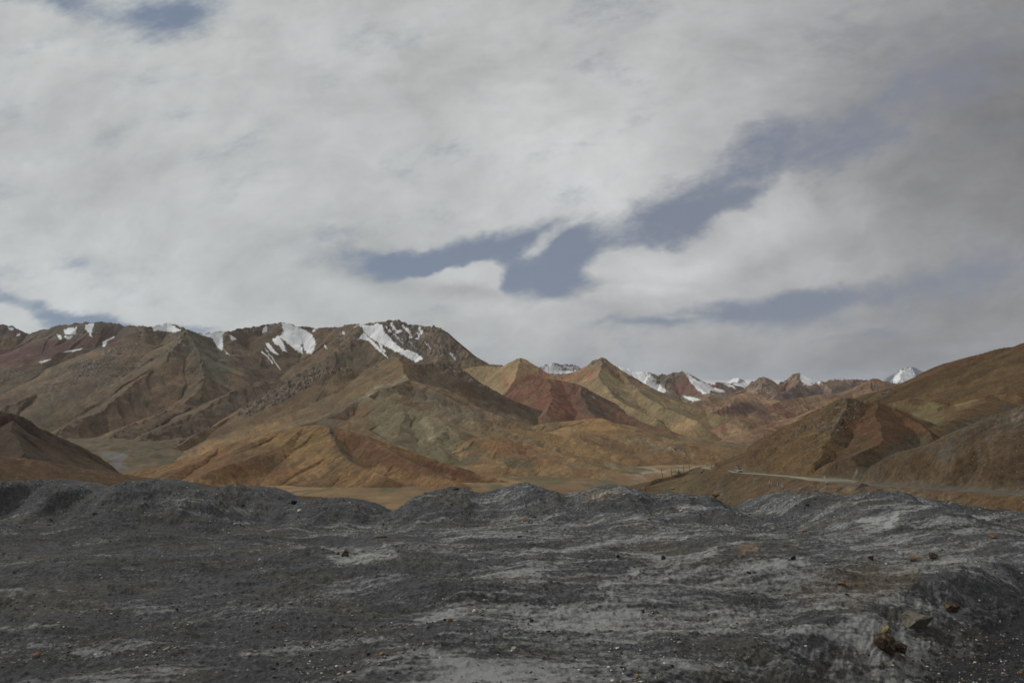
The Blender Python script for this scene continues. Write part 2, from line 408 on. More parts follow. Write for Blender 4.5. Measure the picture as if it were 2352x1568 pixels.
landform('mountain', 'bare pink and grey rock pinnacle joined to a peak with a snow apron',
    [R([(1620, 925, 8200), (1680, 905, 8600), (1715, 886, 8700), (1738, 872, 8700), (1757, 864, 8700), (1768, 880, 8700), (1790, 880, 8800), (1815, 868, 8900), (1838, 857, 9000), (1852, 862, 9000), (1885, 875, 9000), (1910, 872, 9100), (1935, 868, 9200), (1975, 873, 9200), (2010, 874, 9200), (2050, 880, 9200), (2100, 900, 9100)], .6),
     R([(1757, 864, 8700), (1750, 885, 8300), (1745, 905, 8000), (1760, 925, 7600)], .55),
     R([(1838, 857, 9000), (1830, 885, 8400), (1790, 905, 8000), (1770, 925, 7500)], .5),
     R([(1885, 875, 9000), (1900, 890, 8500), (1920, 905, 8100)], .5)],
    1590, 2160, 6700, 9900, 480, 260, M_far, 420, 38, 55, [(122, 98, 82), (106, 86, 76), (132, 112, 96)],
    [(P((1836, 858), (1848, 855), (1858, 862), (1890, 878), (1880, 881), (1862, 880), (1868, 884), (1846, 882), (1838, 872), soft=1.2, warp=4), SNOW, 1),
     (P((1745, 925), (1790, 905), (1838, 880), (1870, 884), (1905, 890), (1960, 884), (1990, 895), (1900, 915), (1800, 935), soft=4, warp=7), (86, 72, 68), .85),
     (P((1770, 920), (1790, 895), (1812, 880), (1818, 886), (1795, 905), soft=4, warp=5), (120, 80, 66), .5),
     (P((1940, 872), (2020, 876), (2030, 884), (1960, 884), soft=4, warp=4), (134, 96, 78), .7),
     (P((1925, 868), (1935, 868), (1940, 872), (1928, 872), soft=1, warp=2), SNOW, .8)],
    rocks=[(('p', [(1720, 884), (1757, 860), (1768, 882), (1750, 900), (1730, 896)], 3, 6), 60), (('p', [(1930, 868), (2030, 876), (2025, 884), (1950, 880)], 2, 5), 30)], crest=40)
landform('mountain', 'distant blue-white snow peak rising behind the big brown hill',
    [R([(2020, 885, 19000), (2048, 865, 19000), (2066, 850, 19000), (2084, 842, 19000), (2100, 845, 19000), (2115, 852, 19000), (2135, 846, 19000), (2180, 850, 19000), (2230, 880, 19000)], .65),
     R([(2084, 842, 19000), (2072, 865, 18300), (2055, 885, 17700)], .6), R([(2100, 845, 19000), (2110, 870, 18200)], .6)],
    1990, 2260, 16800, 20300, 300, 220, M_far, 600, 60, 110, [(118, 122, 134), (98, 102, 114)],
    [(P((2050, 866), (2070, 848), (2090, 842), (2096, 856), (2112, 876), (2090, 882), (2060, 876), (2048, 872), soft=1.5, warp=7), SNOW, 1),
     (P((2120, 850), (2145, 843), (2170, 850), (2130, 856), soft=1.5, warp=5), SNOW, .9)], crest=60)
landform('hills', 'low reddish brown foothills beneath the far snowy range',
    [R([(1560, 935, 6500), (1610, 918, 6600), (1640, 910, 6700), (1690, 925, 6600), (1740, 940, 6400)], .45),
     R([(1590, 940, 6100), (1640, 925, 6200), (1720, 900, 6400), (1770, 915, 6300), (1830, 930, 6100)], .4),
     R([(1640, 946, 5700), (1672, 928, 5800), (1700, 920, 5850), (1740, 932, 5800), (1790, 950, 5600)], .45),
     R([(1740, 945, 5600), (1800, 920, 5900), (1850, 912, 6000), (1890, 905, 6100), (1930, 905, 6200), (1975, 888, 6300), (2010, 868, 6400), (2045, 880, 6300), (2080, 900, 6200)], .42),
     R([(1690, 962, 4700), (1760, 955, 4800), (1820, 935, 5000), (1880, 925, 5100), (1960, 900, 5300), (2020, 900, 5200), (2100, 930, 5000)], .4),
     R([(1740, 985, 3600), (1800, 972, 3800), (1860, 950, 4000), (1910, 932, 4200), (1960, 935, 4300), (2040, 950, 4300)], .35)],
    1500, 2140, 3000, 6900, 560, 420, M_far, 300, 16, 22, [(118, 92, 68), (104, 78, 62), (132, 106, 78), (108, 68, 54)],
    [(P((1560, 935), (1610, 917), (1650, 925), (1620, 945), soft=4, warp=5), (96, 76, 66), .7),
     (P((1640, 946), (1672, 926), (1705, 918), (1750, 935), (1780, 955), (1700, 955), soft=4, warp=4), (86, 66, 60), .8),
     (P((1600, 938), (1700, 902), (1740, 912), (1690, 926), (1640, 945), soft=4, warp=5), (142, 108, 84), .6),
     (P((1960, 930), (1890, 905), (1975, 885), (2012, 866), (2050, 885), (2040, 930), soft=4, warp=5), (104, 80, 64), .6),
     (P((1800, 975), (1900, 935), (1950, 935), (1900, 965), (1820, 1000), soft=6, warp=6), (136, 106, 72), .6)])

# ---- big range at the left
CR = [(-500, 700, 7000), (-350, 690, 7000), (-200, 725, 7100), (-90, 760, 7200), (-30, 748, 7200), (15, 746, 7200), (38, 753, 7200), (62, 767, 7200), (120, 752, 7150), (180, 741, 7100), (235, 739, 7100), (285, 747, 7100), (318, 748, 7000), (330, 744, 6950), (345, 749, 6950), (380, 741, 7200), (405, 748, 7100), (432, 757, 6900), (455, 764, 7100), (495, 762, 7300), (525, 757, 7400), (560, 755, 7600), (592, 748, 7700), (620, 743, 7800), (645, 740, 7800), (685, 748, 7800), (725, 753, 7800), (765, 751, 7700), (800, 744, 7600), (828, 743, 7500), (846, 741, 7500), (870, 741, 7500), (905, 733, 7500), (930, 744, 7400), (975, 748, 7300), (1002, 752, 7200), (1020, 768, 7100), (1050, 790, 7000), (1078, 812, 6800), (1098, 829, 6700), (1125, 834, 6700), (1160, 838, 6700), (1230, 860, 6600)]
landform('mountain_range', 'long brown mountain range with snowfields along its crest at the left',
    [R(CR, .68, k=2),
     R([(432, 757, 6900), (405, 800, 6400), (350, 850, 6000), (270, 905, 5500), (180, 965, 5000), (110, 1005, 4600), (60, 1030, 4300)], .56, .54),
     R([(432, 757, 6900), (455, 800, 6500), (470, 840, 6200), (470, 880, 5800), (430, 920, 5400), (370, 960, 5000), (310, 1000, 4600), (270, 1035, 4300)], .54),
     R([(330, 744, 6950), (270, 790, 6600), (190, 840, 6200), (100, 890, 5800), (0, 945, 5300), (-100, 990, 5000)], .54),
     R([(300, 765, 6900), (200, 800, 6750), (100, 828, 6600), (20, 835, 6500), (-80, 850, 6400), (-200, 870, 6300)], .52),
     R([(150, 748, 7100), (90, 790, 6900), (30, 815, 6750)], .52),
     R([(645, 740, 7800), (620, 775, 7500), (605, 815, 7100), (590, 850, 6700)], .58),
     R([(725, 753, 7800), (735, 790, 7500), (720, 820, 7200), (700, 850, 6900)], .58),
     R([(828, 743, 7500), (815, 775, 7200), (780, 800, 6900), (730, 830, 6600), (690, 860, 6300)], .58),
     R([(828, 743, 7500), (850, 775, 7300), (890, 800, 7000), (930, 825, 6800)], .66),
     R([(930, 744, 7400), (945, 775, 7200), (975, 805, 6900), (990, 830, 6700)], .65),
     R([(1002, 752, 7200), (1010, 790, 6900), (1020, 820, 6700)], .66),
     R([(525, 757, 7400), (545, 790, 7100), (545, 820, 6800), (530, 850, 6500)], .54),
     R([(760, 870, 6100), (700, 873, 6000), (640, 872, 5900), (590, 878, 5700), (530, 900, 5400), (460, 935, 5000), (400, 965, 4700), (340, 995, 4400), (290, 1025, 4100), (240, 1050, 3900)], .4, .45),
     R([(430, 920, 5400), (350, 955, 4900), (290, 985, 4500), (235, 1015, 4150), (190, 1040, 3900), (215, 1052, 3600)], .42),
     R([(480, 985, 4200), (420, 1005, 3900), (360, 1030, 3600), (310, 1048, 3300), (290, 1062, 3100)], .36),
     R([(600, 950, 4500), (520, 975, 4300), (440, 1000, 4000), (380, 1020, 3700), (320, 1045, 3500), (285, 1062, 3300)], .35)],
    -420, 1260, 3000, 8400, 1300, 620, M_far, 330, 20, 34, [(92, 76, 56), (80, 71, 58), (104, 80, 56), (86, 66, 52)],
    [(P((-400, 830), (0, 838), (70, 828), (160, 815), (250, 795), (330, 755), (300, 745), (200, 770), (100, 790), (0, 815), (-400, 800), soft=6, warp=9), (84, 54, 50), .85),
     (P((-50, 745), (40, 750), (62, 768), (-50, 790), soft=5, warp=5), (74, 56, 56), .6),
     (P((120, 750), (235, 737), (320, 745), (290, 770), (120, 775), (60, 768), soft=6, warp=6), (80, 74, 66), .7),
     (P((70, 745), (420, 760), (440, 800), (330, 900), (200, 960), (100, 1000), (100, 950), (250, 860), (330, 800), soft=20, warp=20), (94, 78, 56), .45),
     (P((405, 770), (440, 757), (540, 830), (500, 880), (460, 860), (430, 830), soft=10, warp=8), (84, 78, 60), .8),
     (P((540, 770), (600, 745), (620, 745), (600, 790), (570, 800), soft=8, warp=8), (82, 62, 44), .7),
     (P((730, 760), (820, 748), (800, 790), (740, 840), (700, 860), soft=8, warp=8), (106, 84, 60), .7),
     (P((820, 780), (870, 830), (900, 850), (700, 870), (760, 820), soft=8, warp=8), (92, 82, 62), .6),
     (P((975, 750), (1003, 752), (1060, 800), (1040, 830), (990, 830), (965, 790), soft=5, warp=6), (116, 96, 78), .9),
     (P((870, 741), (905, 733), (975, 748), (965, 790), (980, 815), (940, 805), (900, 780), soft=4, warp=5), (74, 68, 64), .9),
     (P((1050, 800), (1100, 830), (1160, 840), (1180, 870), (1060, 850), soft=6, warp=6), (104, 88, 66), .8),
     (P((620, 900), (560, 885), (480, 920), (400, 960), (300, 1010), (330, 1040), (480, 1000), (600, 940), soft=14, warp=16), (78, 64, 54), .6),
     (P((270, 890), (420, 850), (480, 880), (400, 940), (330, 980), (240, 1000), soft=18, warp=20), (104, 80, 56), .4),
     (P((180, 985), (280, 940), (330, 960), (200, 1020), soft=14, warp=16), (110, 84, 62), .4),
     (P((100, 920), (220, 860), (260, 850), (200, 900), (90, 960), soft=10, warp=14), (76, 70, 60), .6),
     # snow
     (P((18, 750), (30, 753), (32, 758), (20, 757), soft=.8, warp=2), SNOW, 1), (P((38, 768), (46, 765), (46, 770), (38, 772), soft=.8, warp=2), SNOW, 1),
     (P((146, 756), (160, 753), (176, 752), (172, 766), (164, 770), (148, 766), soft=1, warp=3), SNOW, 1),
     (P((131, 766), (142, 772), (141, 780), (135, 778), soft=.8, warp=2), SNOW, 1), (P((148, 771), (167, 772), (160, 780), (152, 778), soft=.8, warp=3), SNOW, 1),
     (P((196, 747), (203, 744), (216, 742), (212, 757), (208, 768), (212, 773), (204, 772), (205, 764), (196, 757), soft=1, warp=2.5), SNOW, 1),
     (P((236, 783), (262, 773), (264, 775), (246, 783), (241, 796), (236, 795), soft=1, warp=2), SNOW, 1),
     (P((88, 832), (115, 824), (118, 825), (100, 833), soft=.8, warp=1.5), SNOW, 1), (P((143, 808), (186, 800), (190, 801), (165, 808), soft=.8, warp=1.5), SNOW, 1),
     (P((347, 749), (365, 744), (383, 741), (400, 748), (416, 760), (400, 763), (376, 760), (352, 758), soft=1, warp=3), SNOW, 1),
     (P((455, 766), (480, 765), (520, 758), (510, 770), (512, 790), (510, 806), (498, 795), (488, 776), (468, 770), soft=1.2, warp=3), SNOW, 1),
     (P((512, 800), (522, 810), (528, 816), (520, 812), soft=.8, warp=1.5), SNOW, .9),
     (P((528, 769), (536, 772), (542, 779), (532, 781), soft=.8, warp=3), SNOW, 1),
     (P((646, 742), (668, 745), (690, 754), (712, 764), (722, 776), (727, 790), (722, 800), (716, 814), (707, 812), (700, 803), (694, 790), (688, 790), (693, 800), (697, 812), (685, 808), (668, 795), (655, 782), (641, 774), (650, 764), (648, 752), soft=1.2, warp=3.5), SNOW, 1),
     (P((625, 778), (640, 770), (645, 780), (654, 795), (660, 808), (648, 804), (640, 795), (630, 788), soft=1.1, warp=3), SNOW, 1),
     (P((609, 788), (618, 788), (633, 806), (641, 815), (628, 810), (614, 798), soft=1, warp=2), SNOW, 1),
     (P((607, 798), (617, 808), (614, 808), soft=.8, warp=1), SNOW, 1),
     (Ln((601, 808), (612, 816), (626, 834), w=1.2, soft=.8, warp=2), SNOW, .95), (Ln((616, 812), (625, 820), (634, 836), (644, 848), w=.9, soft=.8, warp=2), SNOW, .9),
     (P((606, 752), (612, 748), (612, 760), (606, 764), (602, 760), soft=.8, warp=4), SNOW, .9),
     (P((717, 757), (724, 756), (724, 761), (718, 762), soft=.8, warp=2), SNOW, 1),
     (P((823, 743), (850, 748), (868, 742), (878, 746), (884, 764), (892, 770), (905, 787), (930, 805), (950, 815), (968, 824), (956, 832), (935, 820), (905, 805), (880, 792), (850, 775), (838, 764), (833, 752), soft=1.2, warp=3.5), SNOW, 1),
     (P((836, 764), (848, 776), (866, 792), (880, 808), (893, 822), (882, 816), (862, 798), (846, 782), (826, 778), (822, 782), (830, 770), soft=1, warp=2), SNOW, 1),
     (P((868, 784), (876, 790), (886, 808), (880, 808), (872, 796), soft=.8, warp=2), SNOW, .95),
     (Ln((935, 806), (955, 813), (968, 824), w=3, soft=1, warp=3), SNOW, 1),
     (Ln((886, 748), (898, 762), w=1.3, soft=.8, warp=4), SNOW, .9), (Ln((898, 744), (908, 758), (918, 762), w=2.4, soft=.8, warp=6), SNOW, .9),
     (Ln((925, 747), (938, 760), (944, 776), w=2.2, soft=.8, warp=5), SNOW, .85), (Ln((905, 770), (925, 784), w=1.4, soft=.8, warp=6), SNOW, .7),
     (Ln((962, 752), (968, 762), (960, 776), w=2.8, soft=.8, warp=6), SNOW, .9), (Ln((975, 785), (990, 800), w=1.3, soft=.8, warp=3), SNOW, .8),
     (Ln((940, 784), (956, 800), w=1.0, soft=.8, warp=5), SNOW, .7), (Ln((1035, 812), (1046, 826), w=1.8, soft=.8, warp=3), SNOW, .9),
     (P((786, 762), (792, 762), (792, 768), (786, 768), soft=.8, warp=3), SNOW, .8), (Ln((745, 792), (750, 800), w=1.2, soft=.8, warp=2), SNOW, .9),
     (Ln((828, 745), (812, 752), w=.8, soft=.8, warp=3), SNOW, .7)],
    rocks=[(('p', [(868, 741), (905, 728), (930, 740), (1003, 748), (1060, 800), (1085, 820), (1050, 830), (980, 812), (930, 800), (892, 772)], 4, 7), 46),
           (('p', [(312, 748), (330, 738), (350, 750), (340, 760), (315, 758)], 2, 4), 26),
           (('p', [(545, 755), (640, 736), (645, 755), (600, 775), (570, 770)], 5, 8), 22),
           (('p', [(770, 760), (830, 745), (836, 770), (815, 790), (780, 800)], 5, 8), 26),
           (('l', [(60, 780), (120, 772), (220, 762)], 3, 6, 5), 24),
           (('l', [(395, 800), (330, 830), (270, 868), (220, 890)], 5, 12, 9), 24),
           (('l', [(320, 790), (250, 812), (180, 845), (110, 885)], 5, 12, 10), 24),
           (('l', [(330, 770), (400, 765), (420, 790)], 5, 12, 8), 22),
           (('p', [(160, 830), (260, 800), (290, 820), (230, 870), (160, 880)], 8, 14), 20),
           (('p', [(10, 848), (45, 840), (60, 860), (40, 875), (5, 875)], 4, 8), 26),
           (('l', [(400, 1005), (460, 985), (500, 975)], 3, 6, 3), 14)],
    crest=34, streak=300)

# ---- red and yellow peaks
landform('mountain', 'pointed yellow peak and the taller brown cone beside it with a red saddle between',
    [R([(1040, 850, 6600), (1100, 840, 6500), (1150, 842, 6400), (1175, 830, 6300), (1195, 822, 6200), (1215, 830, 6150), (1240, 845, 6100), (1270, 860, 6000), (1300, 857, 5950), (1330, 843, 5900), (1355, 828, 5850), (1380, 820, 5800), (1400, 828, 5750), (1430, 850, 5650), (1465, 872, 5600), (1500, 897, 5500), (1560, 925, 5300), (1640, 950, 5100), (1720, 967, 4900), (1800, 985, 4600)], .72, .7, cc=900),
     R([(1195, 822, 6200), (1185, 860, 5700), (1160, 895, 5300), (1120, 930, 4900)], .7, cc=700),
     R([(1380, 820, 5800), (1385, 860, 5300), (1410, 900, 4900), (1440, 930, 4600), (1500, 960, 4200)], .7, cc=700),
     R([(1430, 850, 5650), (1470, 900, 5200), (1530, 935, 4800), (1600, 965, 4400)], .66, cc=700)],
    1000, 1900, 3700, 7000, 720, 420, M_far, 300, 13, 20, [(110, 92, 64), (122, 96, 62), (98, 84, 62), (104, 80, 56)],
    [(P((1150, 870), (1200, 850), (1240, 848), (1290, 862), (1330, 845), (1355, 830), (1370, 850), (1330, 880), (1250, 880), (1160, 930), soft=7, warp=8), (116, 72, 56), .65),
     (P((1160, 850), (1195, 822), (1235, 845), (1200, 865), (1170, 880), soft=6, warp=7), (128, 104, 70), .7),
     (P((1360, 830), (1380, 818), (1420, 840), (1400, 850), (1370, 845), soft=5, warp=7), (92, 72, 56), .8),
     (P((1380, 850), (1440, 880), (1520, 930), (1450, 935), (1380, 890), soft=10, warp=10), (112, 98, 72), .6),
     (P((1470, 875), (1600, 935), (1800, 985), (1700, 1000), (1550, 965), (1480, 930), soft=12, warp=12), (94, 84, 60), .7),
     (P((1420, 940), (1480, 950), (1530, 975), (1480, 985), soft=10, warp=10), (80, 78, 56), .6)],
    rocks=[(('p', [(1352, 832), (1380, 815), (1402, 828), (1385, 840), (1360, 842)], 3, 5), 26), (('l', [(1470, 872), (1440, 862), (1428, 846)], 4, 8, 7), 16),
           (('p', [(1400, 898), (1420, 898), (1420, 912), (1404, 914)], 2, 3, 0, 0), 26), (('p', [(1440, 882), (1460, 880), (1460, 892), (1442, 892)], 3, 5), 16),
           (('p', [(1185, 828), (1195, 818), (1206, 828), (1196, 834)], 2, 3), 20)], gain=1.35, crest=10)
landform('hill', 'dark red rounded hill in front of the brown cone peak',
    [R([(1040, 960, 4600), (1110, 925, 4800), (1150, 905, 4850), (1200, 880, 4850), (1235, 870, 4800), (1262, 869, 4780), (1300, 875, 4750), (1340, 886, 4700), (1365, 905, 4600), (1400, 925, 4450), (1450, 955, 4250), (1500, 978, 4050), (1540, 990, 3900)], .5, .6, cc=1200),
     R([(1262, 869, 4780), (1265, 910, 4300), (1250, 950, 3900)], .5, cc=1200), R([(1340, 886, 4700), (1350, 930, 4200), (1360, 965, 3850)], .5, cc=1200)],
    1000, 1600, 3400, 5300, 520, 300, M_far, 260, 8, 14, [(104, 66, 50), (94, 72, 56), (112, 80, 58)],
    [(P((1330, 880), (1400, 920), (1540, 990), (1400, 985), (1340, 960), (1320, 920), soft=12, warp=12), (82, 66, 54), .85),
     (P((1100, 960), (1160, 930), (1220, 950), (1300, 980), (1200, 975), soft=10, warp=10), (96, 68, 52), .6),
     (P((1160, 905), (1240, 870), (1280, 872), (1220, 890), soft=6, warp=6), (92, 64, 50), .6)],
    rocks=[(('p', [(1335, 882), (1362, 900), (1375, 915), (1350, 915), (1330, 900)], 4, 7), 18)], gain=1.0, crest=5)

# ---- ridge in the middle with its pale spine
landform('hill', 'broad brown ridge with a rocky crest and pale curving spine in the valley centre',
    [R([(400, 1030, 3300), (450, 1000, 3500), (520, 965, 3750), (560, 940, 3900), (600, 912, 4000), (640, 888, 4050), (680, 868, 4050), (720, 850, 4050), (750, 840, 4050), (800, 842, 4050), (835, 848, 4050), (870, 828, 4020), (905, 816, 4000), (935, 824, 4000), (962, 838, 4020), (1000, 830, 4050), (1035, 834, 4100), (1065, 850, 4100), (1090, 870, 4100), (1145, 900, 4080), (1200, 926, 4050), (1300, 962, 4000), (1400, 985, 3900), (1500, 1000, 3850)], .66, .66, cc=1500),
     R([(905, 816, 4000), (925, 845, 3700), (935, 868, 3500), (905, 885, 3350), (872, 894, 3250), (852, 912, 3150)], .62, cc=700),
     R([(852, 912, 3150), (800, 935, 3000), (740, 960, 2850), (670, 983, 2700), (600, 1005, 2600), (500, 1037, 2450), (400, 1065, 2280), (300, 1086, 2150)], .48, cc=500),
     R([(935, 868, 3500), (1000, 897, 3350), (1060, 925, 3250), (1120, 948, 3150), (1200, 975, 3000), (1300, 1003, 2850), (1400, 1030, 2750), (1500, 1060, 2700)], .6, cc=400),
     R([(872, 894, 3250), (950, 915, 3100), (1020, 940, 2950), (1090, 965, 2800), (1150, 987, 2700), (1230, 1010, 2600), (1300, 1035, 2500)], .5, cc=400),
     R([(852, 912, 3150), (905, 925, 2950), (950, 935, 2850), (1000, 955, 2700), (1035, 980, 2550), (1060, 1010, 2400), (1090, 1040, 2300), (1130, 1062, 2200)], .42, cc=600),
     R([(905, 925, 2950), (930, 960, 2700), (930, 1000, 2450)], .4, cc=500),
     R([(740, 960, 2850), (790, 965, 2700), (840, 985, 2550), (900, 1010, 2400), (960, 1040, 2250), (1010, 1060, 2150)], .4, cc=500),
     R([(1035, 980, 2550), (1000, 1010, 2400), (1010, 1040, 2250)], .4, cc=400),
     R([(640, 990, 2680), (700, 1000, 2550), (740, 1030, 2300)], .35, cc=400)],
    150, 1620, 1900, 4700, 1250, 620, M_mid, 170, 6, 8, [(98, 76, 54), (78, 68, 56), (118, 90, 60), (96, 88, 70)],
    [(P((560, 945), (740, 845), (905, 817), (930, 866), (860, 905), (740, 950), (520, 1035), (400, 1060), soft=14, warp=14), (98, 80, 58), .75),
     (P((850, 850), (905, 817), (940, 860), (870, 890), (800, 920), (760, 900), soft=14, warp=12), (112, 92, 60), .6),
     (P((950, 835), (1060, 850), (1200, 925), (1380, 975), (1300, 985), (1150, 950), (1050, 910), (960, 870), soft=8, warp=10), (80, 68, 54), .85),
     (P((930, 866), (1000, 885), (1100, 925), (1180, 955), (1150, 962), (1040, 925), (950, 890), soft=7, warp=8), (112, 92, 68), .6),
     (P((900, 892), (990, 905), (1100, 960), (1200, 1000), (1300, 1035), (1240, 1040), (1120, 1000), (1000, 940), soft=8, warp=9), (78, 74, 66), .7),
     (P((300, 1090), (500, 1015), (640, 962), (740, 945), (720, 975), (600, 1010), (480, 1055), (400, 1085), soft=7, warp=8), (128, 98, 58), .85),
     (Ln((852, 907), (820, 932), (740, 958), (640, 992), (520, 1035), (420, 1062), w=3.5, soft=3, warp=4), (126, 112, 86), .8),
     (Ln((935, 866), (900, 884), (868, 893), (850, 908), w=3, soft=3, warp=3), (128, 118, 98), .7),
     (Ln((868, 893), (940, 908), (1000, 930), (1080, 955), (1160, 985), (1280, 1020), w=4, soft=4, warp=6), (122, 108, 82), .65),
     (Ln((935, 868), (1010, 892), (1100, 935), (1190, 965), (1330, 1000), w=4, soft=5, warp=6), (124, 102, 76), .6),
     (P((830, 925), (905, 925), (1000, 950), (1040, 985), (1090, 1045), (1050, 1060), (960, 1040), (890, 1010), (850, 960), soft=10, warp=12), (100, 92, 70), .8),
     (P((990, 955), (1040, 950), (1150, 990), (1250, 1030), (1260, 1070), (1120, 1050), (1050, 1000), soft=10, warp=12), (116, 100, 74), .7),
     (P((960, 970), (980, 960), (1010, 1010), (1040, 1030), (1000, 1020), soft=7, warp=6), (136, 122, 94), .7),
     (P((740, 960), (830, 935), (850, 985), (880, 1020), (820, 1000), soft=8, warp=8), (106, 82, 54), .7),
     (P((680, 960), (760, 940), (830, 925), (790, 960), (740, 985), (680, 985), soft=7, warp=7), (82, 66, 54), .7),
     (P((870, 1010), (960, 1040), (1080, 1060), (1140, 1085), (1050, 1080), (940, 1055), soft=6, warp=8), (98, 92, 64), .7),
     (P((1060, 990), (1180, 975), (1300, 1010), (1420, 1050), (1300, 1060), (1150, 1030), soft=10, warp=12), (122, 98, 66), .6)],
    rocks=[(('p', [(545, 950), (600, 900), (670, 865), (740, 832), (800, 838), (810, 852), (740, 868), (690, 900), (620, 935), (560, 958)], 3, 5, 0, 0), 34),
           (('l', [(860, 845), (875, 828), (905, 815), (935, 822), (960, 838)], 3, 5, 4, 0), 18),
           (('p', [(960, 838), (1000, 826), (1040, 832), (1090, 868), (1150, 905), (1140, 908), (1080, 876), (1000, 842)], 3, 4, 0, 0), 22)],
    gain=0.95, crest=5, streak=200)

# ---- ochre foothills right of the centre
landform('hills', 'low ochre and grey foothills fanning into the valley right of centre',
    [R([(1240, 972, 3500), (1320, 965, 3500), (1380, 960, 3450), (1440, 982, 3350), (1500, 998, 3250), (1560, 1013, 3050), (1620, 1033, 2900), (1680, 1052, 2800)], .3, cc=260),
     R([(1130, 985, 2900), (1200, 985, 2900), (1260, 997, 2850), (1330, 1010, 2750), (1400, 1030, 2600), (1460, 1055, 2450)], .32, cc=220),
     R([(1040, 1030, 2350), (1090, 1008, 2400), (1150, 1003, 2400), (1210, 1018, 2350), (1300, 1045, 2200), (1400, 1076, 2000), (1480, 1094, 1850)], .34, cc=220),
     R([(1460, 1050, 2600), (1510, 1030, 2650), (1552, 1018, 2650), (1590, 1022, 2650), (1640, 1045, 2550), (1680, 1062, 2400)], .34, cc=180),
     R([(1300, 1000, 2900), (1400, 1005, 3000), (1480, 1020, 2900), (1540, 1045, 2700)], .3, cc=200),
     R([(1180, 1045, 2050), (1260, 1055, 2000), (1350, 1085, 1800), (1420, 1100, 1700)], .28, cc=160)],
    1000, 1760, 1500, 3900, 800, 520, M_mid, 120, 5, 8, [(120, 92, 60), (106, 86, 60), (132, 102, 64), (98, 88, 66)],
    [(P((1240, 965), (1380, 957), (1440, 980), (1500, 998), (1480, 1010), (1400, 1000), (1300, 990), soft=7, warp=9), (138, 104, 62), .8),
     (P((1380, 1020), (1420, 1012), (1480, 1035), (1560, 1060), (1500, 1062), (1430, 1050), soft=8, warp=9), (112, 78, 54), .6),
     (P((1190, 985), (1260, 990), (1350, 1020), (1440, 1058), (1350, 1050), (1240, 1025), soft=8, warp=10), (134, 104, 62), .7),
     (P((1080, 1010), (1150, 1003), (1230, 1025), (1300, 1050), (1250, 1065), (1120, 1050), soft=8, warp=9), (126, 88, 56), .7),
     (P((1500, 1022), (1560, 1016), (1620, 1030), (1670, 1060), (1560, 1062), soft=7, warp=8), (118, 88, 58), .6),
     (Ln((1090, 1020), (1110, 1042), (1160, 1060), w=5, soft=5, warp=7), (84, 82, 54), .6),
     (Ln((1200, 1030), (1300, 1060), (1400, 1085), w=3, soft=3, warp=6), (78, 78, 58), .6),
     (Ln((1330, 1020), (1400, 1055), (1440, 1066), w=3, soft=3, warp=6), (80, 80, 54), .6),
     (Ln((1420, 1005), (1500, 1020), (1600, 1045), w=2.5, soft=3, warp=8), (150, 138, 116), .5),
     (Ln((1380, 1066), (1460, 1078), (1520, 1084), w=2.5, soft=3, warp=8), (150, 142, 128), .5)],
    rocks=[(('p', [(1548, 1020), (1560, 1018), (1568, 1036), (1552, 1038)], 3, 4, 0, 0), 12)], gain=.86, crest=2, streak=130)

# ---- two-coloured cone hill
landform('hill', 'low cone hill, tan on the left and rust red on the right, in front of the pale spine',
    [R([(230, 1105, 2000), (310, 1083, 2000), (400, 1061, 1980), (500, 1027, 1960), (560, 1010, 1950), (620, 993, 1930), (690, 979, 1900), (730, 975, 1870), (755, 977, 1850), (800, 987, 1820), (850, 1000, 1790), (900, 1020, 1770), (950, 1040, 1740), (1050, 1073, 1680), (1150, 1103, 1600), (1240, 1125, 1500)], .48, .5, cc=420),
     R([(690, 979, 1900), (640, 1020, 1750), (560, 1055, 1620), (480, 1085, 1500)], .48, cc=260),
     R([(755, 977, 1850), (775, 1020, 1700), (820, 1060, 1550), (880, 1090, 1430)], .48, cc=260),
     R([(500, 1027, 1960), (460, 1060, 1800), (400, 1085, 1680)], .46, cc=260),
     R([(850, 1000, 1790), (920, 1050, 1600), (1000, 1085, 1480), (1060, 1105, 1400)], .48, cc=260)],
    180, 1300, 1150, 2350, 900, 420, M_mid, 85, 3.0, 4.5, [(122, 90, 54), (106, 78, 50), (132, 100, 62), (96, 76, 52)],
    [(P((760, 985), (850, 1000), (950, 1040), (1150, 1105), (1100, 1118), (950, 1095), (850, 1065), (790, 1040), (760, 1010), soft=7, warp=9), (98, 66, 46), .85),
     (P((620, 1000), (755, 977), (760, 1030), (800, 1060), (720, 1050), (640, 1040), soft=12, warp=12), (128, 100, 58), .7),
     (P((400, 1060), (560, 1030), (640, 1060), (700, 1090), (560, 1100), (420, 1090), soft=14, warp=14), (116, 76, 48), .55),
     (P((620, 1020), (690, 1040), (740, 1080), (650, 1060), soft=10, warp=14), (140, 112, 72), .5),
     (P((540, 1020), (600, 1030), (650, 1070), (600, 1065), (550, 1045), soft=6, warp=10), (92, 74, 52), .6),
     (Ln((757, 978), (765, 1005), (790, 1040), (830, 1080), w=5, soft=4, warp=5), (84, 72, 52), .8),
     (P((800, 1075), (950, 1095), (1100, 1115), (900, 1110), soft=6, warp=8), (134, 102, 64), .5)],
    rocks=[(('l', [(752, 976), (762, 995), (768, 1008)], 3, 3, 4, 0), 7)], gain=0.80, crest=1.5, streak=90)

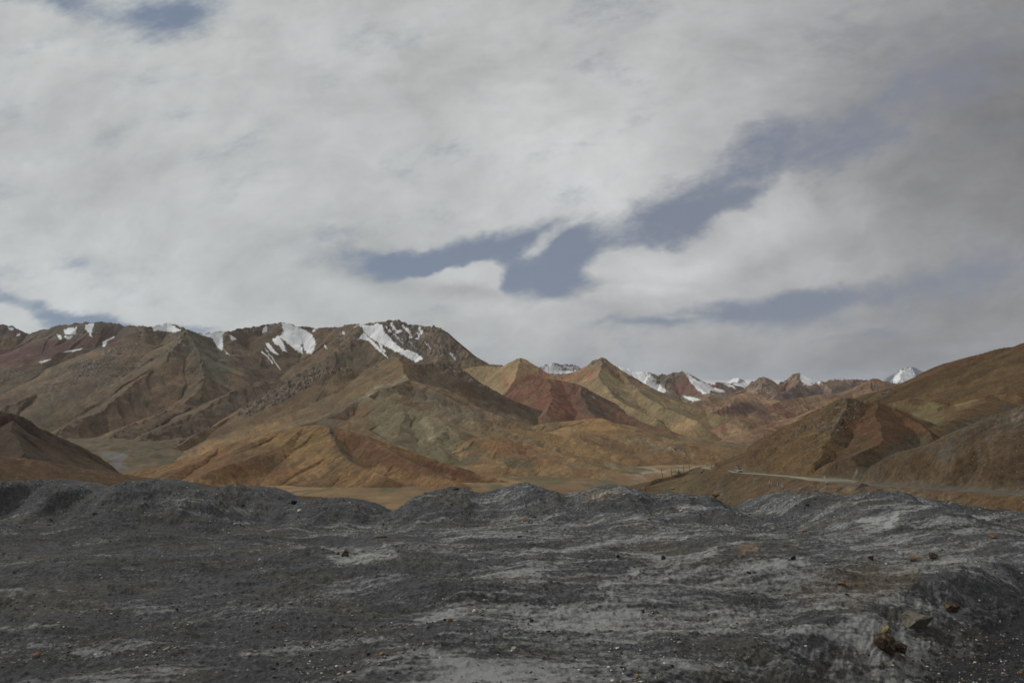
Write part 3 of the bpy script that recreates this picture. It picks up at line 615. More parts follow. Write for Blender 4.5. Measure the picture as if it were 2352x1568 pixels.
# ---- dark hill and brown slope at the left
landform('hill', 'dark brown hill dropping from the left edge to the grey stream bed',
    [R([(-500, 800, 1500), (-300, 865, 1600), (-100, 918, 1680), (0, 942, 1720), (50, 958, 1740), (90, 982, 1770), (135, 1003, 1810), (180, 1023, 1860), (215, 1041, 1900), (245, 1058, 1940), (262, 1072, 1960)], .85, .85, cc=300),
     R([(20, 965, 1640), (30, 1005, 1480), (60, 1055, 1300)], .85, cc=200)],
    -480, 520, 900, 2350, 680, 300, M_mid, 80, 3.5, 5, [(80, 62, 46), (72, 60, 50), (90, 66, 44)],
    [(P((100, 1030), (230, 1045), (280, 1065), (200, 1080), (120, 1070), soft=8, warp=9), (88, 70, 48), .6)], gain=0.62, crest=2)
landform('hillside', 'smooth brown slope falling right behind the grey gravel mounds at the left',
    [R([(-500, 1000, 520), (-200, 1022, 540), (0, 1046, 560), (120, 1061, 580), (250, 1082, 610), (350, 1096, 650), (450, 1110, 700), (580, 1125, 760), (700, 1138, 820), (850, 1156, 900)], .26, .35)],
    -480, 900, 140, 1000, 620, 300, M_near, 60, 1.0, .6, [(96, 72, 44), (88, 68, 46), (104, 78, 48)], geo=True, streak=50, gain=.62)

# ---- big brown hill at the right
landform('hill', 'large smooth brown hill climbing out of the picture at the right',
    [R([(1960, 940, 1350), (2000, 922, 1300), (2025, 905, 1270), (2060, 888, 1220), (2100, 869, 1170), (2150, 845, 1120), (2200, 829, 1090), (2250, 814, 1065), (2290, 801, 1050), (2320, 797, 1040), (2335, 796, 1035), (2352, 789, 1025), (2420, 765, 1000), (2600, 700, 960), (2900, 600, 900)], .42, .5)],
    1880, 2980, 480, 1500, 620, 300, M_near, 90, 2.0, 2.6, [(96, 74, 48), (108, 84, 52), (88, 68, 46)],
    [(P((2180, 905), (2352, 850), (2500, 800), (2500, 900), (2300, 915), soft=14, warp=10), (104, 80, 52), .5),
     (P((2060, 915), (2230, 850), (2300, 830), (2200, 890), (2120, 918), soft=14, warp=12), (118, 94, 56), .5),
     (P((2100, 869), (2290, 801), (2352, 789), (2352, 800), (2290, 812), (2110, 880), soft=4, warp=4), (112, 72, 46), .6)],
    rocks=[(('p', [(2020, 912), (2034, 893), (2050, 890), (2046, 902), (2028, 916)], 2, 3, 0, 0), 9)], gain=0.56, crest=1.0, streak=60)

# ---- right hillside with the road bench
ROADL = [(1760, 1058, 720), (1700, 1062, 640), (1650, 1067, 560), (1620, 1073.5, 470), (1650, 1078.5, 375), (1696, 1084, 298), (1760, 1089, 262), (1820, 1094, 232), (1860, 1099, 215), (1885, 1104, 198), (1950, 1109, 172), (2050, 1115.5, 148), (2200, 1124, 126), (2352, 1132.5, 110), (2550, 1143, 96), (2800, 1158, 84), (3100, 1178, 74)]
ROADP = smooth_line([at(*q) for q in ROADL], 6)
_rc = {}
def road_coords(X, Y):
    if len(X) < 100000: return _road_coords(X, Y)
    k = (len(X), float(X[5]), float(Y[-5]))
    if k not in _rc:
        r = list(POOL.map(lambda i: _road_coords(X[i:i+16384], Y[i:i+16384]), range(0, len(X), 16384)))
        _rc[k] = tuple(np.concatenate([q[j] for q in r]) for j in range(3))
    return _rc[k]
def _road_coords(X, Y):
    best = np.full(X.shape, 1e9); S = np.zeros_like(best); Zr = np.zeros_like(best); T = np.zeros_like(best); t0 = 0
    for i in range(len(ROADP)-1):
        a = ROADP[i]; e = ROADP[i+1]-a; L2 = e[0]**2+e[1]**2; L = math.sqrt(L2)
        dx = X-a[0]; dy = Y-a[1]; k = np.clip((dx*e[0]+dy*e[1])/L2, 0, 1)
        qx = dx-k*e[0]; qy = dy-k*e[1]; d = np.hypot(qx, qy); m = d < best
        best = np.where(m, d, best); S = np.where(m, np.sign(e[0]*dy-e[1]*dx)*d, S)
        Zr = np.where(m, a[2]+k*e[2], Zr); T = np.where(m, t0+k*L, T); t0 += L
    return S, Zr, T
def bench(X, Y, Z, T, Dd):
    S, Zr, Tr = road_coords(X, Y)
    up = Zr+.10*np.clip(S-6, 0, 60)-.6*np.maximum(S-70, 0)
    dn = Zr-.56*np.maximum(-S-4.5, 0)+.0*S
    zb = np.where(S > 0, up, dn)
    m = zb > Z
    # the two surfaces meet in a rounded crease
    k = 3.0; h = np.clip(.5+.5*(zb-Z)/k, 0, 1)
    Zs = Z*(1-h)+zb*h+k*h*(1-h)*np.where(np.abs(Z-zb) < k, 1, 0)
    return Zs, np.where(m, Tr+5000, T), np.where(m, np.abs(S), Dd)
def road_post(X, Y, Z, col, u, v, T, Dd):
    S, Zr, Tr = road_coords(X, Y)
    aS = np.abs(S+fbm(X/9, Y/9, 3, 301)*1.0)
    q = at(1868, 1101, 210); Tc = _road_coords(np.array([q[0]]), np.array([q[1]]))[2][0]; lay = np.exp(-((Tr-Tc)/20)**2)*ss(S, -2, 0)
    aS = np.maximum(aS-9*lay, 0)
    w = 1-ss(aS, 3.6, 8.5)
    Z = Z*(1-w)+(Zr-.02)*w
    # ditch on the hill side
    Z = Z-.7*np.exp(-((S-8)/2.2)**2)*(1-w*.6)*(1-lay)
    vw = (1-ss(aS, 3.4, 6.0))[:, None]*.8
    col = col*(1-vw)+alb((84, 76, 62))*vw
    lw = (lay*(1-ss(aS, 2.4, 4.5)))[:, None]*.9; col = col*(1-lw)+alb((116, 108, 91))*lw
    return Z, col
landform('hillside', 'right hillside with a rocky pyramid knoll above the road bench',
    [R([(1655, 1078, 400), (1690, 1058, 358), (1740, 1030, 337), (1770, 1016, 328), (1800, 1001, 320), (1840, 974, 311), (1880, 946, 305), (1915, 928, 301), (1938, 916, 298), (1955, 912, 297), (1980, 916, 296), (2030, 923, 292), (2060, 935, 288), (2085, 948, 282), (2110, 965, 272), (2135, 985, 260), (2140, 1000, 250)], .66, .7),
     R([(1955, 912, 297), (1935, 955, 280), (1900, 1010, 258), (1860, 1065, 240)], .55),
     R([(2030, 923, 292), (2020, 965, 266), (1990, 1020, 236), (1950, 1060, 216)], .5),
     R([(1840, 974, 311), (1800, 1035, 284), (1760, 1075, 268)], .55),
     R([(1990, 938, 440), (2040, 925, 430), (2095, 914, 420), (2130, 917, 412), (2172, 927, 400), (2200, 928, 396), (2240, 918, 392), (2290, 905, 390), (2352, 899, 380), (2600, 850, 370), (2900, 780, 360)], .36, .5),
     R([(2172, 927, 400), (2160, 950, 360), (2150, 975, 320)], .36),
     R([(2290, 905, 390), (2240, 930, 340), (2180, 960, 300), (2130, 1000, 262)], .3),
     R([(1862, 1098, 207), (1890, 1093, 200), (1950, 1072, 182), (2010, 1052, 172), (2070, 1028, 163), (2130, 1006, 156), (2200, 980, 150), (2270, 955, 145), (2352, 928, 141), (2500, 872, 134), (2700, 790, 130), (3000, 670, 128), (3300, 560, 128)], .5),
     R([(1700, 1066, 620), (1660, 1068, 540), (1620, 1076, 472), (1596, 1078, 460), (1570, 1083, 448), (1545, 1090, 436), (1522, 1098, 420), (1496, 1118, 398), (1474, 1140, 380), (1440, 1170, 355)], .6, .5)],
    1380, 3150, 44, 700, 1350, 760, M_close, 34, .9, 1.0, [(98, 76, 50), (86, 70, 52), (110, 80, 50), (84, 66, 48)],
    [(P((1960, 925), (2030, 925), (2085, 948), (2130, 990), (2100, 1010), (2040, 1030), (1990, 1010), (1950, 1000), (1930, 960), soft=9, warp=10), (100, 66, 44), .6),
     (P((1900, 950), (1955, 912), (1970, 935), (1900, 990), (1850, 1010), (1840, 980), soft=10, warp=10), (104, 84, 56), .6),
     (P((1770, 1050), (1880, 990), (1920, 1000), (1880, 1070), (1790, 1085), soft=12, warp=12), (112, 86, 52), .6),
     (P((2040, 922), (2130, 914), (2172, 925), (2165, 960), (2150, 985), (2110, 965), (2080, 945), soft=5, warp=5), (120, 104, 68), .8),
     (P((2180, 930), (2240, 915), (2352, 895), (2352, 925), (2250, 945), (2190, 965), (2150, 1000), soft=7, warp=8), (112, 84, 52), .6),
     (P((2195, 912), (2245, 916), (2220, 935), (2198, 940), soft=3, warp=5), (140, 122, 84), .6),
     (P((1930, 1075), (2000, 1052), (2130, 1005), (2352, 925), (2500, 880), (2500, 930), (2352, 975), (2200, 1015), (2050, 1062), (1960, 1085), soft=10, warp=12), (86, 80, 70), .75),
     (P((1960, 1095), (2060, 1060), (2200, 1020), (2352, 985), (2600, 920), (2700, 1120), (2352, 1115), (2050, 1100), soft=14, warp=16), (84, 66, 48), .75),
     (P((2020, 1100), (2050, 1080), (2100, 1065), (2130, 1068), (2080, 1095), (2060, 1106), soft=6, warp=8), (128, 118, 100), .65),
     (P((2080, 1108), (2110, 1104), (2150, 1106), (2120, 1112), soft=2, warp=5), (160, 152, 138), .8),
     (Ln((1860, 1092), (1900, 1092), (1935, 1082), (1965, 1070), w=2.0, soft=2, warp=3), (150, 142, 126), .8),
     (Ln((1965, 1070), (2030, 1040), (2100, 1010), (2150, 985), w=3, soft=3, warp=5), (74, 66, 50), .6),
     (P((1650, 1070), (1760, 1040), (1780, 1075), (1720, 1085), (1660, 1078), soft=5, warp=7), (96, 76, 50), .6),
     (P((1700, 1180), (1770, 1130), (1900, 1108), (2100, 1122), (2352, 1138), (2352, 1180), (1900, 1150), (1800, 1190), soft=7, warp=10), (108, 86, 58), .7),
     (P((1560, 1090), (1700, 1090), (1800, 1102), (1740, 1130), (1680, 1170), (1560, 1140), soft=10, warp=12), (90, 76, 54), .7),
     (P((1700, 1120), (1790, 1105), (1740, 1150), (1690, 1180), soft=6, warp=10), (104, 78, 54), .6),
     (P((1480, 1140), (1540, 1092), (1610, 1080), (1590, 1110), (1560, 1150), soft=8, warp=8), (100, 84, 56), .6),
     (P((2150, 1132), (2352, 1140), (2500, 1150), (2500, 1175), (2300, 1165), (2150, 1145), soft=5, warp=8), (92, 70, 46), .7)],
    rocks=[(('p', [(1900, 945), (1938, 914), (1958, 910), (1990, 922), (1975, 950), (1930, 990), (1890, 1000), (1860, 990)], 6, 12), 1.5),
           (('p', [(1840, 975), (1880, 948), (1870, 975), (1820, 1010), (1780, 1035)], 5, 10), 1.4),
           (('p', [(1665, 1080), (1690, 1056), (1712, 1060), (1720, 1085)], 4, 8), 1.2),
           (('p', [(2310, 960), (2352, 935), (2420, 920), (2400, 950), (2330, 975)], 4, 10), 1.6),
           (('p', [(2120, 1085), (2352, 1062), (2500, 1060), (2400, 1110), (2160, 1100)], 8, 18), .9),
           (('p', [(1630, 1150), (1650, 1112), (1668, 1118), (1660, 1145), (1648, 1160)], 3, 6, 0, 0), 1.2),
           (('p', [(1760, 1118), (1900, 1110), (2100, 1128), (2250, 1145), (2000, 1150), (1800, 1150)], 6, 16), .5)],
    geo=True, gain=.64, crest=.4, streak=26, hf=bench, post=road_post)

# ---- the road itself
def build_road():
    P_ = smooth_line([at(*q) for q in ROADL], 24); n = len(P_); W_ = np.linspace(-3.4, 3.4, 13)
    tg = np.gradient(P_[:, :2], axis=0); tg /= np.linalg.norm(tg, axis=1)[:, None]
    nx, ny = -tg[:, 1], tg[:, 0]
    edge = 1+.10*fbm(np.arange(n)/6.0, np.zeros(n), 3, 401)
    X = P_[:, 0][:, None]+nx[:, None]*W_[None]*edge[:, None]; Y = P_[:, 1][:, None]+ny[:, None]*W_[None]*edge[:, None]
    k = (W_/3.4)**2
    Z = P_[:, 2][:, None]+.10-.16*k[None]+.02*fbm(X/2, Y/2, 3, 402)
    dust = ss(Y, 176, 205)[..., None]; nz = fbm(X/3, Y/14, 4, 403)[..., None]
    tr = (np.exp(-((np.abs(W_)-1.5)/.5)**2))[None, :, None]
    col = alb((82, 81, 78))*(1-dust)+alb((118, 110, 94))*dust
    col = col*(1+.18*nz)*(1+.12*tr*dust-.1*tr*(1-dust))
    o = grid_mesh('road', X, Y, Z, col, M_close)
    tag(o, 'narrow dusty mountain road bending along the right hillside', None, None, 'structure')
build_road()

# ------------------------------------------------------------------ grey gravel foreground
RIM = [(-900, 1110), (-600, 1118), (-300, 1100), (-150, 1112), (0, 1115), (40, 1104), (75, 1106), (110, 1113), (150, 1114), (178, 1122), (205, 1137), (225, 1134), (260, 1122), (300, 1112), (350, 1104), (390, 1112), (430, 1128), (455, 1131), (490, 1124), (535, 1119), (575, 1124), (610, 1134), (645, 1151), (680, 1157), (710, 1150), (750, 1147), (800, 1152), (840, 1162), (880, 1183), (905, 1180), (925, 1165), (950, 1146), (990, 1130), (1030, 1121), (1060, 1126), (1090, 1137), (1130, 1132), (1150, 1127), (1175, 1118), (1200, 1111), (1230, 1118), (1262, 1130), (1300, 1142), (1340, 1136), (1380, 1124), (1420, 1118), (1455, 1124), (1490, 1138), (1520, 1142), (1570, 1137), (1620, 1143), (1660, 1156), (1695, 1172), (1722, 1180), (1745, 1172), (1780, 1152), (1820, 1140), (1860, 1135), (1900, 1141), (1940, 1152), (1975, 1150), (2010, 1140), (2045, 1136), (2090, 1143), (2130, 1152), (2170, 1150), (2210, 1158), (2250, 1170), (2300, 1177), (2352, 1181), (2500, 1186), (2800, 1190), (3100, 1190)]
RY = 30.0
RIMx = np.array([at(u, v, RY)[0] for u, v in RIM]); RIMz = np.array([at(u, v, RY)[2] for u, v in RIM])
_xx = np.linspace(RIMx[0], RIMx[-1], 1600); _zz = np.interp(_xx, RIMx, RIMz)
_zz = np.convolve(np.pad(_zz, 6, mode='edge'), np.hanning(15)[1:-1]/np.hanning(15)[1:-1].sum(), 'valid')
_zs = np.convolve(np.pad(_zz, 90, mode='edge'), np.hanning(183)[1:-1]/np.hanning(183)[1:-1].sum(), 'valid')
B0, B1 = -3.05, -.0775
def P2(u, v):           # point of the gravel plane seen at (u, v)
    a, b = ray(u, v); D = B0/(b-B1); return a*D, D
BANK = [P2(*q) for q in ((1540, 1640), (1600, 1560), (1700, 1500), (1800, 1462), (1900, 1432), (2000, 1400), (2090, 1366), (2180, 1330), (2260, 1300), (2352, 1280), (2500, 1250), (2700, 1215))]
def bank_side(X, Y):
    best = np.full(X.shape, 1e9); S = np.zeros_like(best)
    for i in range(len(BANK)-1):
        ax, ay = BANK[i]; ex, ey = BANK[i+1][0]-ax, BANK[i+1][1]-ay; L2 = ex*ex+ey*ey
        dx = X-ax; dy = Y-ay; k = np.clip((dx*ex+dy*ey)/L2, 0, 1); d = np.hypot(dx-k*ex, dy-k*ey); m = d < best
        best = np.where(m, d, best); S = np.where(m, -np.sign(ex*dy-ey*dx)*d, S)
    return S
def gauss(X, Y, u, v, sx, sy):
    x, y = P2(u, v); return np.exp(-((X-x)/sx)**2-((Y-y)/sy)**2)
def fg_height(X, Y, fine=True):
    xw = X+fbm(X/7, Y/7, 3, 501)*.9*ss(Y, 12, 26)*0; rz = np.interp(xw, _xx, _zz)
    base = B0+B1*Y
    yc = RY+fbm(X/5, X*0+3.3, 3, 511)*2.2
    mh = np.clip((rz-np.interp(xw, _xx, _zs))/.45, -.7, 1.0); sg = 2.1+.7*mh+.5*fbm(X/1.7, Y/3, 3, 513)
    fr = np.where(Y < yc, np.exp(-((Y-yc)/sg)**2), 1.0)
    rise = (rz-(B0+B1*RY))
    # lie exactly on the surveyed skyline at the crest; the crest keeps its direction when nearer or farther
    crest = rz*Y/RY
    Z = base*(1-fr)+np.where(Y < yc+1.5, crest, 0)*fr+np.where(Y < yc+1.5, 0, rz*(yc+1.5)/RY)*fr
    Z = Z-.55*np.maximum(Y-yc-1.5, 0)*ss(Y, yc+1.5, yc+7)
    calm = 1-.85*fr
    Z = Z+(fbm(X/6.5, Y/5.0, 4, 521)*.40+fbm(X/2.6, Y/1.7, 3, 531)*.13)*calm*ss(Y, 5, 12)
    Z = Z+(fbm(X/1.1, Y/.9, 5, 515, .65)*.17+(ridged(X/.8, Y/.8, 4, 517)-.6)*.13)*np.where(Y < yc+1, fr, 0)*(Y > 20)
    Z = Z+(ridged(X/3.4+Y*.1, Y/1.3, 3, 541)-.6)*.08*calm
    # hollow with a dry salt pan, dark hump, humps at the right
    Z = Z-.34*gauss(X, Y, 830, 1282, 1.9, 1.5)+.34*gauss(X, Y, 850, 1312, 3.0, 1.3)+.30*gauss(X, Y, 1080, 1372, 1.9, .9)+.25*gauss(X, Y, 700, 1262, 2.0, 1.0)
    Z = Z+.55*gauss(X, Y, 1990, 1205, 2.2, 2.2)+.5*gauss(X, Y, 2200, 1225, 2.6, 2.0)+.3*gauss(X, Y, 1850, 1330, 2.6, 1.2)+.25*gauss(X, Y, 1500, 1240, 3.0, 1.8)
    S = bank_side(X+fbm(X/1.6, Y/1.6, 3, 551)*.35, Y+fbm(X/1.6, Y/1.6, 3, 552)*.3)
    Z = Z-.95*ss(S, -.45, 1.25)*(1-ss(Y, 20, 26))
    x1, y1 = P2(2352, 1540); Z = Z+.55*ss(S, 1.7, 4.2)*(1-ss(Y, 12, 18))
    # rills running down the bank
    steep = np.exp(-((S-.4)/.75)**2)
    Z = Z-steep*(np.abs(pn(X*3.2-Y*2.4, (X+Y)*.6, 561))*.07+np.abs(pn(X*9-Y*7, (X+Y)*1.6, 562))*.05)*(1-ss(Y, 20, 26))
    if fine:
        fi = .4+.6*ss(fbm(X/3, Y/3, 3, 571), -.3, .3)
        Z = Z+fbm(X/.7, Y/.5, 5, 581, .66)*.055*fi+np.maximum(ridged(X/.3, Y/.25, 3, 591)-.6, 0)*.05*fi
        Z = Z+np.maximum(fbm(X/.17, Y/.17, 3, 592, .6)-.05, 0)*.055*(.6+.4*ss(Y, 6, 14))
    return Z, S, fr
def foreground_mat():
    m, nt, b = newmat('grey_gravel')
    tc = nt.nodes.new('ShaderNodeTexCoord'); v = tc.outputs['Object']
    ac = nt.nodes.new('ShaderNodeAttribute'); ac.attribute_name = 'Col'
    sa = nt.nodes.new('ShaderNodeAttribute'); sa.attribute_name = 'salt'
    g1 = noise_node(nt, v, 16, 9, .9); g2 = noise_node(nt, v, 55, 4, .7); g3 = noise_node(nt, v, 3.2, 6, .65)
    vo = nt.nodes.new('ShaderNodeTexVoronoi'); vo.inputs['Scale'].default_value = 17; nt.links.new(v, vo.inputs['Vector'])
    k = mrange(nt, g1.outputs[0], .36, .64, .35, 1.75); k2 = mrange(nt, g3.outputs[0], .3, .7, .78, 1.22)
    mu = N(nt, 'ShaderNodeMath', operation='MULTIPLY'); nt.links.new(k.outputs[0], mu.inputs[0]); nt.links.new(k2.outputs[0], mu.inputs[1])
    cc = nt.nodes.new('ShaderNodeCombineColor')
    for i in range(3): nt.links.new(mu.outputs[0], cc.inputs[i])
    base = mixcol(nt, 1.0, ac.outputs['Color'], cc.outputs[0], 'MULTIPLY')
    # salt crust gathers between the grains
    ad = N(nt, 'ShaderNodeMath', operation='ADD'); nt.links.new(g1.outputs[0], ad.inputs[0]); nt.links.new(sa.outputs['Fac'], ad.inputs[1])
    sf = mrange(nt, ad.outputs[0], .50, 1.0, 0, .85)
    c2 = mixcol(nt, sf.outputs[0], base.outputs[2], tuple(alb((150, 150, 148))))
    # small pale and rusty chips
    sp = nt.nodes.new('ShaderNodeSeparateColor'); nt.links.new(vo.outputs['Color'], sp.inputs[0])
    ch = N(nt, 'ShaderNodeMath', operation='GREATER_THAN'); ch.inputs[1].default_value = .95; nt.links.new(sp.outputs[0], ch.inputs[0])
    dn = N(nt, 'ShaderNodeMath', operation='LESS_THAN'); dn.inputs[1].default_value = .26; nt.links.new(vo.outputs['Distance'], dn.inputs[0])
    cm = N(nt, 'ShaderNodeMath', operation='MULTIPLY'); nt.links.new(ch.outputs[0], cm.inputs[0]); nt.links.new(dn.outputs[0], cm.inputs[1])
    chc = mixcol(nt, sp.outputs[1], tuple(alb((140, 138, 130))), tuple(alb((92, 78, 64))))
    c3 = mixcol(nt, cm.outputs[0], c2.outputs[2], chc.outputs[2])
    nt.links.new(c3.outputs[2], b.inputs['Base Color'])
    hs = N(nt, 'ShaderNodeMath', operation='MULTIPLY_ADD'); hs.inputs[1].default_value = .45
    nt.links.new(g2.outputs[0], hs.inputs[0]); nt.links.new(g1.outputs[0], hs.inputs[2])
    bp = nt.nodes.new('ShaderNodeBump'); bp.inputs['Distance'].default_value = .045; bp.inputs['Strength'].default_value = 1.0
    nt.links.new(hs.outputs[0], bp.inputs['Height']); nt.links.new(bp.outputs[0], b.inputs['Normal'])
    b.inputs['Roughness'].default_value = .93; b.inputs['Specular IOR Level'].default_value = .2
    return m
M_fg = foreground_mat()
def build_fg():
    nu, nd = int(1500*DEBUGF), int(1050*DEBUGF)
    ua = (np.linspace(-330, 2680, nu)-U0)/F; Dv = np.geomspace(5.6, 62, nd)
    A, Y = np.meshgrid(ua, Dv); X = A*Y; sh = X.shape; X = X.reshape(-1); Y = Y.reshape(-1)
    Z, S, fr = fg_height(X, Y)
    u, v = proj(X, Y, Z)
    col = np.broadcast_to(alb((69, 70, 70)), (len(X), 3)).copy()
    def mx(c, m):
        nonlocal col
        m = np.clip(m, 0, 1)[:, None]; col = col*(1-m)+alb(c)*m
    a = fbm(X/6, Y/3, 5, 601); b = fbm(X/2.2, Y/1.0, 5, 602); c = fbm(X/1.0, Y/.5, 4, 603)
    mx((58, 58, 57), ss(a+.6*b, 0, .45)*.7); mx((80, 76, 68), ss(b-.4*a, .05, .45)*.6); mx((76, 79, 82), fr*.2)
    wu = fbm(u/26, v/9, 5, 611); wv = fbm(u/26, v/9, 5, 612)
    for it, cc, s in [(P((1400, 1235), (1800, 1270), (1700, 1320), (1480, 1310), soft=14, warp=24), (78, 72, 62), .5),
                      (P((1930, 1300), (2120, 1290), (2100, 1350), (1960, 1400), (1800, 1370), (1850, 1320), soft=16, warp=26), (84, 74, 62), .8),
                      (P((1690, 1250), (1740, 1248), (1750, 1268), (1700, 1272), soft=8, warp=12), (112, 84, 68), .7),
                      (P((1900, 1500), (2352, 1400), (2600, 1380), (2600, 1600), (1800, 1600), soft=24, warp=20), (72, 66, 58), .7),
                      (P((745, 1276), (800, 1268), (905, 1270), (920, 1280), (860, 1293), (790, 1297), soft=9, warp=14), (116, 114, 108), .6),
                      (P((980, 1345), (1150, 1345), (1170, 1385), (1010, 1385), soft=16, warp=20), (44, 44, 43), .7),
                      (P((1345, 1130), (1420, 1118), (1440, 1124), (1380, 1150), (1340, 1150), soft=4, warp=5), (96, 82, 62), .75),
                      (P((0, 1200), (600, 1200), (700, 1240), (0, 1260), soft=20, warp=30), (58, 58, 57), .5)]:
        m = mask(u, v, wu, wv, it)[:, None]*s; col = col*(1-m)+alb(cc)*m
    # salt: drifts in long thin bands across the wind, thicker at right and centre
    xr = X*.97+Y*.25; yr = -X*.2+Y
    band = fbm(xr/5.5, yr/1.15, 5, 621, .58); bn2 = fbm(xr/2.4, yr/.55, 4, 622)
    region = -.135+.20*ss(u, 600, 1300)+.07*ss(v, 1230, 1500)-.16*ss(u, 2050, 2350)*ss(v, 1250, 1380)-.12*fr-.06*(1-ss(u, 100, 900))*(1-ss(v, 1280, 1480))
    salt = region+band*.42+bn2*.26+fbm(xr/2.2+band, yr/.20, 3, 623)*.26
    for it, s in [(P((1555, 1162), (1600, 1160), (1625, 1168), (1590, 1172), soft=3, warp=6), .6), (P((1960, 1190), (2040, 1190), (2010, 1202), (1970, 1200), soft=4, warp=10), .5),
                  (Ln((2060, 1180), (2050, 1195), (2035, 1210), w=5, soft=5, warp=10), .45), (P((2230, 1185), (2290, 1185), (2270, 1195), (2235, 1193), soft=3, warp=6), .5),
                  (Ln((1380, 1345), (1560, 1320), (1720, 1300), (1850, 1292), w=9, soft=8, warp=16), .35), (Ln((1450, 1310), (1550, 1285), (1640, 1262), w=8, soft=8, warp=14), .35),
                  (Ln((560, 1500), (850, 1470), (1000, 1500), (1150, 1560), w=8, soft=10, warp=18), .3), (Ln((0, 1500), (120, 1480), (300, 1520), w=7, soft=8, warp=16), .25),
                  (P((745, 1276), (800, 1268), (905, 1270), (920, 1280), (860, 1293), (790, 1297), soft=9, warp=14), .32), (Ln((1640, 1230), (1700, 1245), (1560, 1240), w=6, soft=6, warp=14), .2),
                  (Ln((1780, 1480), (1850, 1500), (1720, 1540), w=8, soft=10, warp=18), .25), (Ln((2060, 1450), (2150, 1425), (2230, 1400), w=5, soft=6, warp=12), .25),
                  (Ln((980, 1420), (1150, 1395), (1330, 1400), w=9, soft=10, warp=16), .22), (Ln((1880, 1390), (1990, 1420), (2020, 1440), w=7, soft=7, warp=14), .25)]:
        salt = salt+mask(u, v, wu, wv, it)*s
    salt = salt*(1-.8*ss(S, .9, 1.3))
    Yz = Y+Z*1.6; sp_ = fbm(X/.14, Yz/.11, 3, 631, .7); sp2 = fbm(X/.45, Yz/.22, 3, 633, .7)
    salt = salt+(sp_*.30+sp2*.24)*ss(salt, -.35, .15)
    col = col*(1+.46*fbm(X/.11, Yz/.09, 3, 635, .75)+.26*fbm(X/.5, Yz/.25, 3, 637))[:, None]
    mx((45, 46, 49), ss(S, .5, 1.3)*(1-ss(S, 2.4, 4.2)*.6)*(1-ss(Y, 20, 26))*.9)
    salt = salt-.25*ss(S, .6, 1.3)*(1-ss(Y, 20, 26))
    Z2 = Z.reshape(sh)
    o = grid_mesh('gravel_ground', X.reshape(sh), Y.reshape(sh), Z2, col.reshape(*sh, 3), M_fg, None, {'salt': salt})
    tag(o, 'dark grey gravel plateau with mounds along its far rim and pale salt streaks', None, None, 'structure')
    GRIDS['fg'] = (ua, Dv, Z2, o)
build_fg()

# ------------------------------------------------------------------ loose stones
def hull(seed, n=14, flat=.6, jitter=.25):
    r = random.Random(seed); bm = bmesh.new()
    for i in range(n):
        z = r.uniform(-1, 1); a = r.uniform(0, 6.283); q = math.sqrt(1-z*z); k = 1-jitter*r.random()
        bm.verts.new((q*math.cos(a)*k, q*math.sin(a)*k, z*flat*k))
    g = bmesh.ops.convex_hull(bm, input=bm.verts)
    bmesh.ops.delete(bm, geom=[e for e in g['geom_interior'] if isinstance(e, bmesh.types.BMVert)], context='VERTS')
    return bm
TEMPL = []
for s in range(8):
    bm = hull(100+s, 11, .62, .35); bm.verts.ensure_lookup_table()
    bm.verts.index_update()
    TEMPL.append((np.array([v.co[:] for v in bm.verts]), np.array([[v.index for v in f.verts] for f in bm.faces])))
    bm.free()
def scatter(name, label, pts, sizes, cols, mat, normal_tilt=.5, seed=1):
    rs = np.random.RandomState(seed); V = []; Fc = []; Cc = []; off = 0
    for i in range(len(pts)):
        tv, tf = TEMPL[rs.randint(len(TEMPL))]
        a = rs.rand()*6.283; ca, sa = math.cos(a), math.sin(a); t = (rs.rand()-.5)*normal_tilt; ct, st = math.cos(t), math.sin(t)
        v = tv*np.array([1, .55+.45*rs.rand(), .55+.6*rs.rand()])*sizes[i]
        v = v@np.array([[1, 0, 0], [0, ct, st], [0, -st, ct]])@np.array([[ca, sa, 0], [-sa, ca, 0], [0, 0, 1]])
        V.append(v+pts[i]); Fc.append(tf+off); off += len(tv); Cc.append(np.repeat([cols[i]], len(tv), 0))
    V = np.concatenate(V); Fc = np.concatenate(Fc); Cc = np.concatenate(Cc)
    me = bpy.data.meshes.new(name); me.vertices.add(len(V)); me.vertices.foreach_set('co', V.astype(f32).reshape(-1))
    me.loops.add(len(Fc)*3); me.loops.foreach_set('vertex_index', Fc.reshape(-1).astype(np.int32))
    me.polygons.add(len(Fc)); me.polygons.foreach_set('loop_start', (np.arange(len(Fc))*3).astype(np.int32)); me.update(calc_edges=True)
    ca = me.color_attributes.new('Col', 'FLOAT_COLOR', 'POINT')
    ca.data.foreach_set('color', np.concatenate([Cc, np.ones((len(V), 1))], 1).astype(f32).reshape(-1))
    me.materials.append(mat); o = bpy.data.objects.new(name, me); C.objects.link(o)
    tag(o, label, name, None, 'stuff'); return o
def stone_mat(name, size):
    m, nt, b = newmat(name); tc = nt.nodes.new('ShaderNodeTexCoord')
    ac = nt.nodes.new('ShaderNodeAttribute'); ac.attribute_name = 'Col'
    n = noise_node(nt, tc.outputs['Object'], 1/size, 6, .7); k = mrange(nt, n.outputs[0], .3, .7, .65, 1.3)
    cc = nt.nodes.new('ShaderNodeCombineColor')
    for i in range(3): nt.links.new(k.outputs[0], cc.inputs[i])
    c = mixcol(nt, 1.0, ac.outputs['Color'], cc.outputs[0], 'MULTIPLY'); nt.links.new(c.outputs[2], b.inputs['Base Color'])
    bp = nt.nodes.new('ShaderNodeBump'); bp.inputs['Distance'].default_value = size*.5; bp.inputs['Strength'].default_value = .7
    nt.links.new(n.outputs[0], bp.inputs['Height']); nt.links.new(bp.outputs[0], b.inputs['Normal'])
    b.inputs['Roughness'].default_value = .9; b.inputs['Specular IOR Level'].default_value = .2; return m
